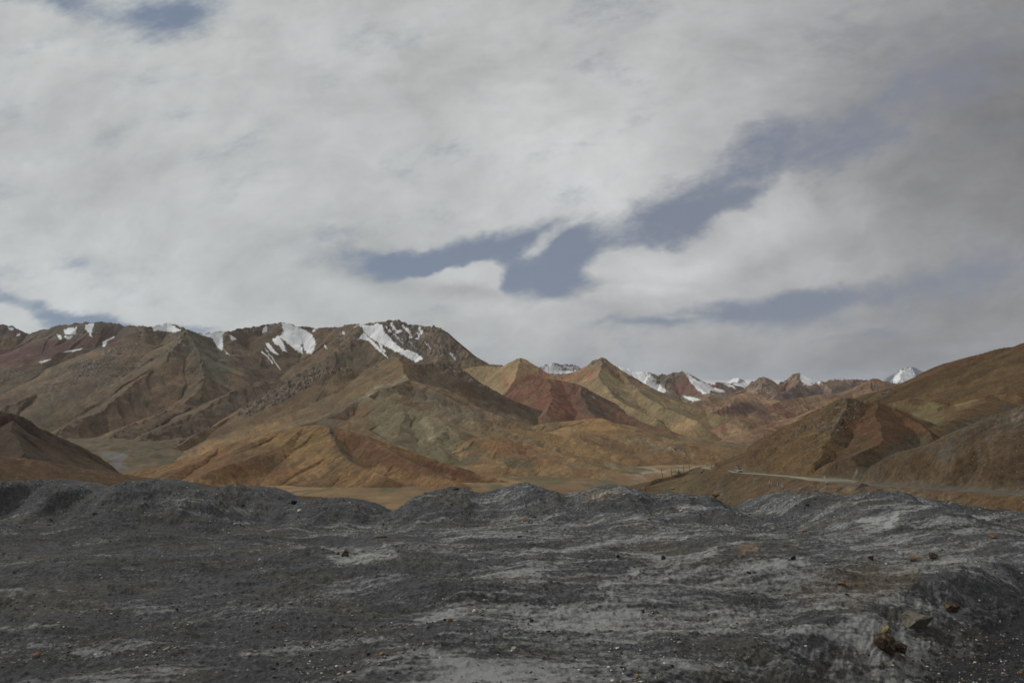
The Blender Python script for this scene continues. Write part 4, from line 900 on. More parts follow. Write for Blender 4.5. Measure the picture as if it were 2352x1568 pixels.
M_st = stone_mat('pebble', .02); M_rub = stone_mat('rubble_stone', .25)
STC = [((168, 165, 155), .11), ((126, 123, 115), .20), ((70, 70, 70), .3), ((44, 44, 46), .2), ((98, 70, 48), .08), ((122, 94, 62), .04), ((88, 84, 78), .06)]
def stone_cols(n, rs, table=STC):
    p = np.array([w for _, w in table]); idx = rs.choice(len(table), n, p=p/p.sum())
    base = np.array([alb(c) for c, _ in table])[idx]
    return base*(.75+.5*rs.rand(n, 1))
def build_gravel():
    rs = np.random.RandomState(11); n = 24000
    a = (rs.uniform(-250, 2600, n)-U0)/F; D = 6.4*(31/6.4)**(rs.rand(n)**.85)
    near = rs.rand(n) < .25; D = np.where(near, 6.6+rs.rand(n)*7, D)
    X = a*D; S = bank_side(X, D); cl = fbm(X/1.5, D/1.0, 3, 701)
    keep = (rs.rand(n) < .16+1.1*ss(cl, -.05, .4)) | (S > .6)
    a, D, X, S = a[keep], D[keep], X[keep], S[keep]; n = len(X)
    # more loose chips on the floor below the bank
    m = 2600; a2 = (rs.uniform(1500, 2500, m)-U0)/F; D2 = 6.4+rs.rand(m)**1.3*9; ok = bank_side(a2*D2, D2) > .5
    m3 = 5200; a3 = (rs.uniform(-250, 2600, m3)-U0)/F; D3 = 26+rs.rand(m3)*5.5
    a = np.concatenate([a, a2[ok], a3]); D = np.concatenate([D, D2[ok], D3]); n = len(a); X = a*D
    sz = .010+.024*rs.rand(n)**3; sz = sz*(.8+.035*D); big = rs.rand(n); sz[big < .03] *= 1.9; sz[big < .006] *= 1.6
    z = gridz('fg', a, D); pts = np.stack([X, D, z+sz*.15], -1)
    scatter('gravel', 'loose grey, white and rusty pebbles strewn over the dark gravel ground', pts, sz, stone_cols(n, rs), M_st, .8, 5)
build_gravel()
def build_rubble():
    rs = np.random.RandomState(21); RK = 'righthillside'
    zones = [((1600, 1880), (1108, 1185), 900, .35), ((1780, 2352), (1112, 1172), 2600, .22), ((2100, 2400), (1060, 1112), 700, .3), ((1530, 1640), (1094, 1140), 420, .55),
             ((1840, 1990), (915, 1010), 700, .8), ((1680, 1860), (1000, 1085), 420, .6), ((2040, 2352), (950, 1060), 700, .35)]
    pts = []; sz = []; 
    for (u0, u1), (v0, v1), n, s in zones:
        U = rs.uniform(u0, u1, n); V = rs.uniform(v0, v1, n); cl = fbm(U/24, V/12, 3, 711)
        for i in range(n):
            if cl[i] < rs.uniform(-.45, .25): continue
            p = hit(RK, U[i], V[i], 700)
            k = s*(.25+.75*rs.rand()**3)*.8; pts.append((p.x, p.y, p.z+k*.1)); sz.append(k)
    S_ = road_coords(np.array([q[0] for q in pts]), np.array([q[1] for q in pts]))[0]; kp = np.abs(S_) > 4.5
    pts = [q for q, k_ in zip(pts, kp) if k_]; sz = [q for q, k_ in zip(sz, kp) if k_]
    T_ = [((124, 96, 60), .4), ((100, 78, 54), .3), ((146, 126, 96), .12), ((66, 54, 44), .18)]
    scatter('rubble', 'ochre and brown broken stones lying on the right hillside and its embankment', np.array(pts), sz, stone_cols(len(pts), rs, T_), M_rub, .9, 6)
build_rubble()

# ------------------------------------------------------------------ single rocks
def rock_mat(name, c1, c2, size, c3=None):
    m, nt, b = newmat(name); tc = nt.nodes.new('ShaderNodeTexCoord'); v = tc.outputs['Object']
    n = noise_node(nt, v, 1/size, 8, .65, .6); n2 = noise_node(nt, v, 5/size, 6, .75)
    f = mrange(nt, n.outputs[0], .4, .6, 0, 1); c = mixcol(nt, f.outputs[0], tuple(alb(c1)), tuple(alb(c2)))
    last = c.outputs[2]
    if c3:
        n3 = noise_node(nt, v, 1.6/size, 4, .5); f3 = mrange(nt, n3.outputs[0], .54, .6, 0, .9); last = mixcol(nt, f3.outputs[0], last, tuple(alb(c3))).outputs[2]
    k = mrange(nt, n2.outputs[0], .3, .7, .6, 1.35); cc = nt.nodes.new('ShaderNodeCombineColor')
    for i in range(3): nt.links.new(k.outputs[0], cc.inputs[i])
    c = mixcol(nt, 1.0, last, cc.outputs[0], 'MULTIPLY'); nt.links.new(c.outputs[2], b.inputs['Base Color'])
    bp = nt.nodes.new('ShaderNodeBump'); bp.inputs['Distance'].default_value = size*.22; bp.inputs['Strength'].default_value = .9
    nt.links.new(n2.outputs[0], bp.inputs['Height']); nt.links.new(bp.outputs[0], b.inputs['Normal'])
    b.inputs['Roughness'].default_value = .9; b.inputs['Specular IOR Level'].default_value = .25; return m
MR = {'grey': rock_mat('grey_rock', (104, 98, 88), (78, 70, 60), .16), 'brown': rock_mat('brown_rock', (70, 52, 38), (46, 36, 30), .14, (96, 84, 68)),
      'dark': rock_mat('black_rock', (44, 43, 44), (30, 30, 31), .1), 'white': rock_mat('white_rock', (150, 148, 140), (120, 118, 110), .08),
      'yellow': rock_mat('banded_yellow_rock', (150, 138, 92), (70, 64, 52), .07), 'orange': rock_mat('rust_rock', (130, 88, 50), (96, 60, 40), .08),
      'red': rock_mat('red_rock', (96, 50, 42), (70, 44, 38), .08), 'tan': rock_mat('tan_rock', (132, 112, 84), (92, 74, 56), .3), 'bigochre': rock_mat('ochre_boulder', (128, 96, 58), (84, 62, 44), .8)}
def rock(key, u, v, w, h, kind, label, cat='rock', seed=0, flat=.6, rot=None, name='rock', wy=.75, group=None):
    """rock whose foot stands at (u, v); w, h: its width and height in the survey's pixel units"""
    p = hit(key, u, v); sc = p.y/F; sx = w*sc*.56; sz = h*sc*.66
    bm = hull(seed+500, 13, 1.0, .30)
    bmesh.ops.triangulate(bm, faces=bm.faces)
    bmesh.ops.subdivide_edges(bm, edges=bm.edges, cuts=3, use_grid_fill=True)
    r = random.Random(seed); q = r.random()*50
    from mathutils import noise as mn
    for vt in bm.verts:
        c = vt.co.copy(); k = 1.08+.10*mn.noise(c*1.7+Vector((q, 0, 0)))+.06*mn.noise(c*4.5+Vector((0, q, 0)))-.05*abs(mn.noise(c*9+Vector((0, 0, q))))
        vt.co = c*k
    me = bpy.data.meshes.new(name)
    for vt in bm.verts: vt.co = Vector((vt.co.x*sx, vt.co.y*sx*wy, vt.co.z*sz))
    bm.to_mesh(me); bm.free(); me.materials.append(MR[kind])
    for f in me.polygons: f.use_smooth = False
    o = bpy.data.objects.new(name, me); C.objects.link(o)
    o.location = p+Vector((0, sx*.4, sz*.42)); o.rotation_euler = (r.uniform(-.15, .15), r.uniform(-.2, .2) if rot is None else rot, r.uniform(-.4, .4))
    tag(o, label, cat, group); return o
rock('fg', 2122, 1458, 84, 54, 'grey', 'largest pale grey boulder on the dark gravel floor below the bank', 'boulder', 1, rot=.42, name='boulder')
rock('fg', 2194, 1411, 58, 30, 'brown', 'flat brown boulder lying farther up the gully, right of the grey boulder', 'boulder', 2, rot=.2, name='boulder')
rock('fg', 2034, 1497, 54, 44, 'brown', 'dark brown split boulder, the upper half of a pair near the bottom right', 'boulder', 3, rot=.3, name='boulder')
rock('fg', 2072, 1503, 36, 26, 'brown', 'small dark brown boulder touching the lower right of the split boulder', 'boulder', 4, rot=.4, name='boulder')
rock('fg', 2074, 1511, 26, 8, 'white', 'thin white slab at the foot of the split brown boulder', 'rock', 5)
rock('fg', 2036, 1457, 26, 26, 'yellow', 'yellow and grey banded stone left of the grey boulder', 'rock', 6, rot=.5)
rock('fg', 2146, 1284, 26, 15, 'brown', 'rounded brown rock behind the flat tan slab on the salty ground', 'rock', 7)
rock('fg', 2108, 1282, 44, 10, 'tan', 'flat tan slab lying left of the rounded brown rock', 'rock', 8, rot=.2)
rock('fg', 2102, 1288, 18, 5, 'dark', 'small black slab in front of the tan slab', 'rock', 9)
rock('fg', 2003, 1285, 16, 11, 'dark', 'black rock with a pale cap left of the tan slab', 'rock', 10)
rock('fg', 1824, 1286, 13, 10, 'dark', 'black stone at the edge of the pale salt, right of the reddish patch', 'rock', 11)
rock('fg', 1722, 1318, 12, 8, 'dark', 'black stone below the reddish patch of soil', 'rock', 12)
rock('fg', 1935, 1343, 28, 8, 'orange', 'long rust orange stone on the brown cracked soil', 'rock', 13)
rock('fg', 1965, 1345, 9, 8, 'orange', 'small rust stone right of the long orange stone', 'rock', 14)
rock('fg', 1847, 1222, 16, 8, 'orange', 'ochre rubble rock on the dark ground below the right mounds', 'rock', 15)
rock('fg', 2282, 1236, 26, 7, 'orange', 'flat orange slab near the right edge on a dark swell', 'rock', 16, rot=.15)
rock('fg', 1776, 1218, 11, 9, 'white', 'sharp white rock on grey gravel under the mound gap', 'rock', 17)
rock('fg', 793, 1278, 20, 15, 'brown', 'round brown rock at the left end of the dry salt pan', 'rock', 18)
rock('fg', 776, 1274, 8, 6, 'dark', 'small black stone left of the round brown rock', 'rock', 19)
rock('fg', 870, 1234, 34, 6, 'grey', 'low flat grey slab above the salt pan', 'rock', 20)
rock('fg', 672, 1158, 18, 12, 'dark', 'black block sitting on the rim between two left mounds', 'rock', 21)
rock('fg', 1218, 1200, 10, 6, 'red', 'dark maroon stone beside an orange patch in mid ground', 'rock', 22)
rock('fg', 1206, 1196, 14, 4, 'orange', 'flat orange stone beside the maroon stone in mid ground', 'rock', 23)
rock('fg', 1196, 1233, 16, 6, 'dark', 'slate black slab below the orange stone', 'rock', 24)
rock('fg', 1493, 1194, 16, 7, 'tan', 'tan lump on the gravel below the brown-tinged mound', 'rock', 25)
rock('fg', 1525, 1284, 14, 9, 'dark', 'black stone beside the bright salt drift right of centre', 'rock', 26)
rock('fg', 1420, 1280, 9, 7, 'dark', 'small black stone in the salt specks left of the bright drift', 'rock', 27)
rock('fg', 1361, 1282, 10, 6, 'white', 'white stone left of the small black stone in the specks', 'rock', 28)
rock('fg', 1248, 1346, 10, 5, 'red', 'dark red pebble in the grey centre', 'rock', 29)
rock('fg', 1222, 1427, 10, 6, 'dark', 'lone black stone in the pale centre foreground', 'rock', 30)
rock('fg', 1160, 1460, 12, 7, 'white', 'whitish stone in the centre foreground', 'rock', 31)
rock('fg', 1180, 1492, 14, 8, 'white', 'angular white stone below the whitish one in the centre foreground', 'rock', 32)
rock('fg', 846, 1504, 14, 6, 'dark', 'black shard lying by the salt band at the lower left of centre', 'rock', 33)
rock('fg', 657, 1472, 9, 6, 'white', 'white pebble at the lower left', 'rock', 34)
rock('fg', 1716, 1520, 16, 14, 'grey', 'grey stone at the foot of the bank at the bottom', 'rock', 35)
rock('fg', 1664, 1568, 26, 16, 'grey', 'grey rubble block cut by the bottom edge', 'rock', 36)
rock('fg', 2345, 1548, 10, 9, 'orange', 'orange stone in the bottom right corner', 'rock', 37)
rock('fg', 1395, 1135, 10, 7, 'tan', 'tan rock on the left flank of the brown-tinged mound', 'rock', 38)
rock('fg', 1722, 1181, 8, 4, 'dark', 'black stone in the deep gap of the rim', 'rock', 39)
rock('fg', 1856, 1161, 10, 7, 'dark', 'dark lump low on the face of the right-hand mound', 'rock', 40)
rock('fg', 334, 1158, 7, 5, 'orange', 'rusty pebble on the widest left mound', 'rock', 41)
rock('fg', 555, 1163, 12, 6, 'dark', 'dark lump on the face of the second left mound', 'rock', 42)
rock('righthillside', 1735, 1104, 13, 10, 'tan', 'pale boulder on the embankment below the road', 'boulder', 50, name='boulder')
rock('righthillside', 1560, 1085, 9, 6, 'bigochre', 'ochre boulder at the foot of the third telegraph pole', 'boulder', 51, name='boulder')
rock('righthillside', 1613, 1085, 12, 6, 'bigochre', 'long reddish boulder on the slope below the far road end', 'boulder', 52, rot=-.4, name='boulder')
rock('righthillside', 1645, 1142, 16, 12, 'bigochre', 'craggy brown outcrop block on the embankment left of the gap in the mounds', 'boulder', 53, name='boulder')
rock('righthillside', 2003, 1040, 9, 4, 'bigochre', 'dark boulder on the red slope right of the knoll', 'boulder', 54, name='boulder')
rock('righthillside', 1545, 1124, 12, 6, 'tan', 'pale boulder in the rubble under the poles', 'boulder', 55, name='boulder')

# ------------------------------------------------------------------ simple paints
def flat_mat(name, c, rough=.6, metal=0, var=.25, size=.2, spec=.4):
    m, nt, b = newmat(name); tc = nt.nodes.new('ShaderNodeTexCoord')
    n = noise_node(nt, tc.outputs['Object'], 1/size, 6, .65); k = mrange(nt, n.outputs[0], .3, .7, 1-var, 1+var*.6)
    cc = nt.nodes.new('ShaderNodeCombineColor')
    for i in range(3): nt.links.new(k.outputs[0], cc.inputs[i])
    x = mixcol(nt, 1.0, tuple(c), cc.outputs[0], 'MULTIPLY'); nt.links.new(x.outputs[2], b.inputs['Base Color'])
    b.inputs['Roughness'].default_value = rough; b.inputs['Metallic'].default_value = metal; b.inputs['Specular IOR Level'].default_value = spec
    return m
M_wood = flat_mat('weathered_wood', (.03, .022, .017), .9); M_red = flat_mat('red_paint', (.35, .05, .03), .7)
M_white = flat_mat('white_paint', (.62, .61, .56), .6); M_black = flat_mat('black_paint', (.02, .02, .02), .6)
M_body = flat_mat('dusty_white_bodywork', (.34, .34, .29), .35, 0, .15); M_glass = flat_mat('dark_window_glass', (.02, .026, .025), .08, 0, 0, 1, .6)
M_tyre = flat_mat('tyre_rubber', (.02, .02, .02), .85); M_rim = flat_mat('steel_rim', (.3, .3, .3), .35, .8); M_lamp = flat_mat('headlight_glass', (.7, .7, .68), .1)
M_bump = flat_mat('dark_bumper_plastic', (.035, .033, .045), .6); M_bag = flat_mat('dark_red_luggage', (.07, .02, .022), .8)

def obj_from_bm(name, bm, mat, parent=None, bevel=0, smooth=False):
    if bevel: bmesh.ops.bevel(bm, geom=list(bm.edges), offset=bevel, segments=2, affect='EDGES', profile=.6)
    bmesh.ops.recalc_face_normals(bm, faces=bm.faces)
    me = bpy.data.meshes.new(name); bm.to_mesh(me); bm.free(); me.materials.append(mat)
    for f in me.polygons: f.use_smooth = smooth
    o = bpy.data.objects.new(name, me); C.objects.link(o)
    if parent: o.parent = parent
    return o
def box(bm, c, s, rot=None):
    m = Matrix.Translation(c) @ (rot or Matrix()) @ Matrix.Diagonal((*s, 1)); return bmesh.ops.create_cube(bm, size=1, matrix=m)
def cyl(bm, a, b, r1, r2, seg=10):
    a = Vector(a); b = Vector(b); d = b-a; q = d.to_track_quat('Z', 'Y').to_matrix().to_4x4()
    bmesh.ops.create_cone(bm, cap_ends=True, segments=seg, radius1=r1, radius2=r2, depth=d.length, matrix=Matrix.Translation((a+b)/2) @ q)
def empty(name, loc, rz=0):
    e = bpy.data.objects.new(name, None); C.objects.link(e); e.location = loc; e.rotation_euler = (0, 0, rz); e.empty_display_size = .3; return e

# ---- telegraph poles
ORD = ['nearest telegraph pole, half hidden behind the gravel mound', 'leaning telegraph pole with a red-painted top on the slope edge', 'telegraph pole with a broken dark bar, next after the leaning one',
       'telegraph pole standing behind the ochre boulder', 'tall telegraph pole, fourth counting leftwards from the road end', 'telegraph pole nearest the shoulder of the slope before the road end',
       'short stub post just left of the road end']
POLES = [(1483, 1137, 1116, -.4, 'r'), (1522.5, 1097, 1077, -3.2, 'r'), (1543, 1088.5, 1071, -1, 'r'), (1559.2, 1082.3, 1070, -.5, 'r'), (1571, 1081, 1065.5, -1.5, 'r'), (1583.7, 1075.8, 1063.5, -.7, 'r'), (1598, 1073.6, 1070, 0, 'r')]
for i, (u, vb, vt, dx, _) in enumerate(POLES):
    p = hit('righthillside', u, vb); sc = p.y/F; h = (vb-vt)*sc*1.0; r = .13 if i < 6 else .1
    e = empty('telegraph_pole' if i < 6 else 'stub_post', p)
    tag(e, ORD[i], 'pole' if i < 6 else 'post', 'telegraph poles on the slope left of the road' if i < 6 else None)
    bm = bmesh.new(); cyl(bm, (0, 0, -.6), (dx*sc, 0, h), r*1.25, r*.85); obj_from_bm('shaft', bm, M_wood, e, smooth=True)
    bm = bmesh.new(); cyl(bm, (dx*sc, 0, h), (dx*sc, 0, h+.12), r*.9, r*.3); obj_from_bm('cap', bm, M_red if i == 1 else M_wood, e)
    if i in (0, 2):
        t = .62 if i == 0 else .5; bm = bmesh.new(); box(bm, (dx*sc*t, -.17, h*t), (1.9, .1, .12), Matrix.Rotation(.05 if i == 0 else .25, 4, 'Y')); obj_from_bm('crossbar', bm, M_wood, e, bevel=.01)
# ---- barrier behind the far bend
FP = [(1623.5, 1071.6, 1064), (1634.7, 1072, 1066.6), (1644, 1069.3, 1062.7), (1652.3, 1071.2, 1068)]
e0 = None; tops = []
for i, (u, vb, vt) in enumerate(FP):
    p = hit('righthillside', u, vb); sc = p.y/F; h = (vb-vt)*sc; tops.append((p, h))
root = empty('roadside_barrier', tops[0][0]); tag(root, 'dark wooden rail barrier on posts beyond the far road bend', 'barrier')
for p, h in tops:
    q = p-tops[0][0]; bm = bmesh.new(); cyl(bm, q+Vector((0, 0, -.8)), q+Vector((0, 0, h)), .14, .11, 8); obj_from_bm('post', bm, M_wood, root)
for (a, b, ka, kb) in ((0, 1, .25, .45), (1, 2, .7, .5), (2, 3, .55, 1.0)):
    pa = tops[a][0]-tops[0][0]+Vector((0, -.16, tops[a][1]*ka)); pb = tops[b][0]-tops[0][0]+Vector((0, -.16, tops[b][1]*kb))
    bm = bmesh.new(); cyl(bm, pa, pb, .1, .1, 6); obj_from_bm('rail', bm, M_wood, root)
# ---- white bollards at the bend
for i, (u, v, w) in enumerate(((1767, 1109.5, 'leftmost of the four white roadside bollards below the bend'), (1772, 1112, 'second white bollard from the left below the bend'), (1785.5, 1114.5, 'third white bollard from the left, standing apart'), (1796.5, 1117.5, 'rightmost and lowest white bollard below the bend'))):
    p = hit('righthillside', u, v); h = .95; e = empty('bollard', p); tag(e, w, 'bollard', 'white bollards at the road bend')
    bm = bmesh.new(); box(bm, (0, 0, h/2-.2), (.2, .14, h+.4)); obj_from_bm('post', bm, M_white, e, bevel=.02)
    bm = bmesh.new(); box(bm, (0, 0, h*.78), (.215, .155, .14)); obj_from_bm('black_band', bm, M_black, e)
# ---- leaning white marker pole by the road
p = hit('righthillside', 1900.5, 1111.5); sc = p.y/F; e = empty('marker_pole', p); tag(e, 'leaning white concrete pole with a black foot standing beside the road', 'pole')
top = Vector((-6.2*sc, .2, 17.5*sc)); bm = bmesh.new(); cyl(bm, top*.14, top, .16, .13, 12); obj_from_bm('shaft', bm, M_white, e, smooth=False)
bm = bmesh.new(); cyl(bm, (0, 0, -.5), top*.14, .19, .18, 12); obj_from_bm('foot', bm, M_black, e)
bm = bmesh.new(); cyl(bm, top, top*1.02, .14, .05, 12); obj_from_bm('cap', bm, M_white, e)
# ---- heap of asphalt gravel beside the road
def heap(u, v, w, h, label, col):
    p = hit('righthillside', u, v); sc = p.y/F; rx = w*sc*.5; hh = h*sc; n = 60
    g = np.linspace(-1.1, 1.1, n); A, B = np.meshgrid(g, g); r = np.hypot(A, B)
    X = p.x+A*rx; Y = p.y+B*rx*.45+rx*.2; zz = np.array([ground_at('righthillside', x, y) for x, y in zip(X.reshape(-1), Y.reshape(-1))]).reshape(n, n)
    Z = zz+hh*(1.15*np.maximum(1-r, 0)**.9*(1+.35*fbm(A*2.2, B*2.2, 4, 801)))-.06*(r > 1)+.05*fbm(A*9, B*9, 3, 802)-.04
    c = np.broadcast_to(alb(col), (n, n, 3))*(1+.4*fbm(A*8, B*8, 3, 803))[..., None]
    o = grid_mesh('gravel_heap', X, Y, Z, c, M_close); tag(o, label, 'gravel heap')
heap(1982, 1117.5, 34, 6.5, 'dark grey heap of road gravel beside the road, right of the leaning white pole', (58, 58, 58))
heap(1874, 1110.5, 16, 3.4, 'small brown heap of earth on the inner side of the bend', (92, 66, 46))
heap(1735, 1091.5, 14, 2.2, 'low dark grey pile on the road shoulder near the van', (72, 72, 72))

# ---- the van
def build_van():
    S, Zr, T = road_coords(np.array([at(1697, 1082, 293)[0]]), np.array([293.0]))
    pc = Vector(at(1697, 1082, 293)); k = int(np.argmin(np.hypot(ROADP[:, 0]-pc.x, ROADP[:, 1]-pc.y)))
    d = Vector(ROADP[k+1]-ROADP[k-1]); loc = Vector((pc.x, pc.y, Zr[0]+.1)); rz = math.radians(-92)-.25
    e = empty('van', loc, rz+.25); tag(e, 'white dusty minivan with a dark red load on its roof on the far road', 'van')
    # profile in x (forward) / z, half width .9
    prof = [(-2.35, .42), (-2.42, .95), (-2.36, 1.25), (-2.18, 1.88), (-1.9, 2.02), (.35, 2.02), (.75, 1.92), (1.55, 1.22), (2.35, 1.05), (2.5, .85), (2.48, .42)]
    bm = bmesh.new(); L = []
    for s, yy in ((-1, .93), (1, .93)):
        row = []
        for (x, z) in prof:
            tw = .93-.13*max(0, (z-1.15)/.87); row.append(bm.verts.new((x, s*tw, z)))
        L.append(row)
    n = len(prof)
    for i in range(n):
        j = (i+1) % n; bm.faces.new((L[0][i], L[0][j], L[1][j], L[1][i]))
    bm.faces.new(L[0][::-1]); bm.faces.new(L[1])
    body = obj_from_bm('body', bm, M_body, e, bevel=.05)
    def pane(pts, name, par=e):
        bm = bmesh.new(); q = [Vector(p) for p in pts]; nrm = (q[1]-q[0]).cross(q[2]-q[0]).normalized()
        f = bm.faces.new([bm.verts.new(p) for p in q]); r = bmesh.ops.extrude_face_region(bm, geom=[f])
        for g in r['geom']:
            if isinstance(g, bmesh.types.BMVert): g.co += nrm*.02
        return obj_from_bm(name, bm, M_glass, par)
    def wy(z): return .93-.13*max(0, (z-1.15)/.87)+.012
    pane([(.84, -.70, 1.86), (.84, .70, 1.86), (1.50, .80, 1.30), (1.50, -.80, 1.30)], 'windscreen').location = (.035, 0, .03)
    pane([(-2.24, -.7, 1.82), (-2.24, .7, 1.82), (-2.38, .78, 1.28), (-2.38, -.78, 1.28)], 'rear_window').location = (-.03, 0, 0)
    for s in (-1, 1):
        for xs in ((-2.1, -1.15), (-1.05, -.1), (0, .55)):
            x0, x1 = xs; fr = .55 if x1 == .55 else 0
            pane([(x0, s*wy(1.25), 1.25), (x1+fr, s*wy(1.25), 1.25), (x1, s*wy(1.82), 1.82), (x0, s*wy(1.82), 1.82)], 'side_window')
    for x in (-1.55, 1.6):
        for s in (-1, 1):
            bm = bmesh.new(); cyl(bm, (x, s*.72, .36), (x, s*.97, .36), .36, .36, 20); w = obj_from_bm('wheel', bm, M_tyre, e, bevel=0)
            bm = bmesh.new(); cyl(bm, (x, s*.965, .36), (x, s*.985, .36), .21, .19, 14); obj_from_bm('rim', bm, M_rim, w)
    bm = bmesh.new(); box(bm, (2.5, 0, .52), (.16, 1.82, .3)); obj_from_bm('front_bumper', bm, M_bump, e, bevel=.03)
    bm = bmesh.new(); box(bm, (2.50, 0, .80), (.06, .95, .14)); obj_from_bm('grille', bm, M_bump, e, bevel=.01)
    bm = bmesh.new(); box(bm, (-2.44, 0, .52), (.14, 1.8, .26)); obj_from_bm('rear_bumper', bm, M_bump, e, bevel=.03)
    for s in (-1, 1):
        bm = bmesh.new(); box(bm, (2.46, s*.7, .86), (.1, .34, .17)); obj_from_bm('headlight', bm, M_lamp, e, bevel=.02)
        bm = bmesh.new(); box(bm, (1.2, s*1.02, 1.3), (.1, .16, .2)); obj_from_bm('wing_mirror', bm, M_bump, e, bevel=.02)
        bm = bmesh.new(); cyl(bm, (-1.7, s*.62, 2.1), (.2, s*.62, 2.1), .025, .025, 6)
        for x in (-1.6, -.7, .1): cyl(bm, (x, s*.62, 2.0), (x, s*.62, 2.1), .02, .02, 6)
        obj_from_bm('roof_rail', bm, M_bump, e)
    bm = bmesh.new(); box(bm, (-.7, 0, 2.27), (1.5, 1.1, .3)); bmesh.ops.subdivide_edges(bm, edges=bm.edges, cuts=3, use_grid_fill=True)
    for v in bm.verts: v.co += Vector((random.uniform(-.04, .04), random.uniform(-.04, .04), random.uniform(-.05, .05)))
    o = obj_from_bm('luggage_bundle', bm, M_bag); o.matrix_world = Matrix.Translation(loc) @ Matrix.Rotation(rz+.25, 4, 'Z'); tag(o, 'dark red luggage bundle tied on the roof of the white van', 'luggage')
build_van()

# ------------------------------------------------------------------ camera, sun, sky
cam_d = bpy.data.cameras.new('camera'); cam = bpy.data.objects.new('camera', cam_d); C.objects.link(cam)
cam.location = (0, 0, 0); cam.rotation_euler = (math.pi/2+PITCH, 0, 0); cam_d.sensor_width = 36; cam_d.lens = 36*F/2352
cam_d.clip_start = .1; cam_d.clip_end = 120000
bpy.context.scene.camera = cam
SUN_EL, SUN_AZ = 40, -62          # degrees; azimuth from +Y, negative to the left
sd = bpy.data.lights.new('sun', 'SUN'); sd.energy = 1.5; sd.angle = math.radians(10); sd.color = (1, .96, .90)
so = bpy.data.objects.new('sun', sd); C.objects.link(so)
dirv = Vector((math.sin(math.radians(SUN_AZ))*math.cos(math.radians(SUN_EL)), math.cos(math.radians(SUN_AZ))*math.cos(math.radians(SUN_EL)), math.sin(math.radians(SUN_EL))))
so.rotation_euler = dirv.to_track_quat('Z', 'Y').to_euler()
#@@SKY@@
# ------------------------------------------------------------------ thin mountain air
def build_haze():
    bm = bmesh.new(); bmesh.ops.create_cube(bm, size=1)
    for v_ in bm.verts: v_.co = Vector((v_.co.x*240000, 61000+v_.co.y*125000-200+200, v_.co.z*3000+600))
    me = bpy.data.meshes.new('haze'); bm.to_mesh(me); bm.free()
    m = bpy.data.materials.new('haze_air'); m.use_nodes = True; n_ = m.node_tree; n_.nodes.clear()
    vo = n_.nodes.new('ShaderNodeVolumePrincipled'); vo.inputs['Color'].default_value = (.80, .87, 1, 1); vo.inputs['Density'].default_value = 8e-6; vo.inputs['Anisotropy'].default_value = .2
    oo = n_.nodes.new('ShaderNodeOutputMaterial'); n_.links.new(vo.outputs[0], oo.inputs['Volume']); me.materials.append(m)
    o = bpy.data.objects.new('haze', me); C.objects.link(o); tag(o, 'thin pale air haze over the whole valley', 'haze', None, 'stuff')
build_haze()
w = bpy.data.worlds.new('World'); bpy.context.scene.world = w; w.use_nodes = True; nt = w.node_tree; nt.nodes.clear()
def M(op, a, b=None, c=None, clamp=False):
    n = nt.nodes.new('ShaderNodeMath'); n.operation = op; n.use_clamp = clamp
    for i, x in enumerate((a, b, c)):
        if x is None: continue
        if isinstance(x, (int, float)): n.inputs[i].default_value = x
        else: nt.links.new(x, n.inputs[i])
    return n.outputs[0]
def VM(op, a, b=None, c=None, out=0):
    n = nt.nodes.new('ShaderNodeVectorMath'); n.operation = op
    for i, x in enumerate((a, b, c)):
        if x is None: continue
        if isinstance(x, tuple): n.inputs[i].default_value = x
        elif isinstance(x, (int, float)): n.inputs[3].default_value = x
        else: nt.links.new(x, n.inputs[i])
    return n.outputs[out]
tc = nt.nodes.new('ShaderNodeTexCoord'); sx = nt.nodes.new('ShaderNodeSeparateXYZ'); nt.links.new(tc.outputs['Generated'], sx.inputs[0])
yy = M('MAXIMUM', M('ABSOLUTE', sx.outputs[1]), .25)
cx = nt.nodes.new('ShaderNodeCombineXYZ'); nt.links.new(M('DIVIDE', sx.outputs[0], yy), cx.inputs[0]); nt.links.new(M('DIVIDE', sx.outputs[2], yy), cx.inputs[1])
Pv = cx.outputs[0]
def mapping(v, loc=(0, 0, 0), rot=0, sc=(1, 1, 1), typ='TEXTURE'):
    n = nt.nodes.new('ShaderNodeMapping'); n.vector_type = typ; nt.links.new(v, n.inputs[0])
    n.inputs[1].default_value = loc; n.inputs[2].default_value = (0, 0, rot); n.inputs[3].default_value = sc; return n.outputs[0]
def scaled(n, k):
    v = VM('SCALE', VM('SUBTRACT', n.outputs['Color'], (.5, .5, .5)), None, None); v.node.inputs[3].default_value = k; return v
Pw = VM('ADD', VM('ADD', Pv, scaled(noise_node(nt, mapping(Pv, sc=(1.4, 1, 1)), 2.6, 2, .5), .16)), scaled(noise_node(nt, mapping(Pv, sc=(1.3, 1, 1)), 11, 5, .64), .05))
Pw2 = VM('ADD', Pw, scaled(noise_node(nt, mapping(Pv, rot=math.radians(22), sc=(3.0, 1, 1)), 10.0, 4, .62), .05))
def blobs(items, vec, start=0.0, outer=1.5):
    acc = start
    for (u, v, ru, rv, rot, wgt, inner) in items:
        a, b = ray(u, v); ln = VM('LENGTH', mapping(vec, (a, b, 0), math.radians(rot), (ru/F*1.05, rv/F*1.05, 1)), out=1)
        mr = nt.nodes.new('ShaderNodeMapRange'); mr.interpolation_type = 'SMOOTHERSTEP'; nt.links.new(ln, mr.inputs[0])
        mr.inputs[1].default_value = inner; mr.inputs[2].default_value = outer; mr.inputs[3].default_value = wgt; mr.inputs[4].default_value = 0
        acc = M('ADD', acc, mr.outputs[0])
    return acc
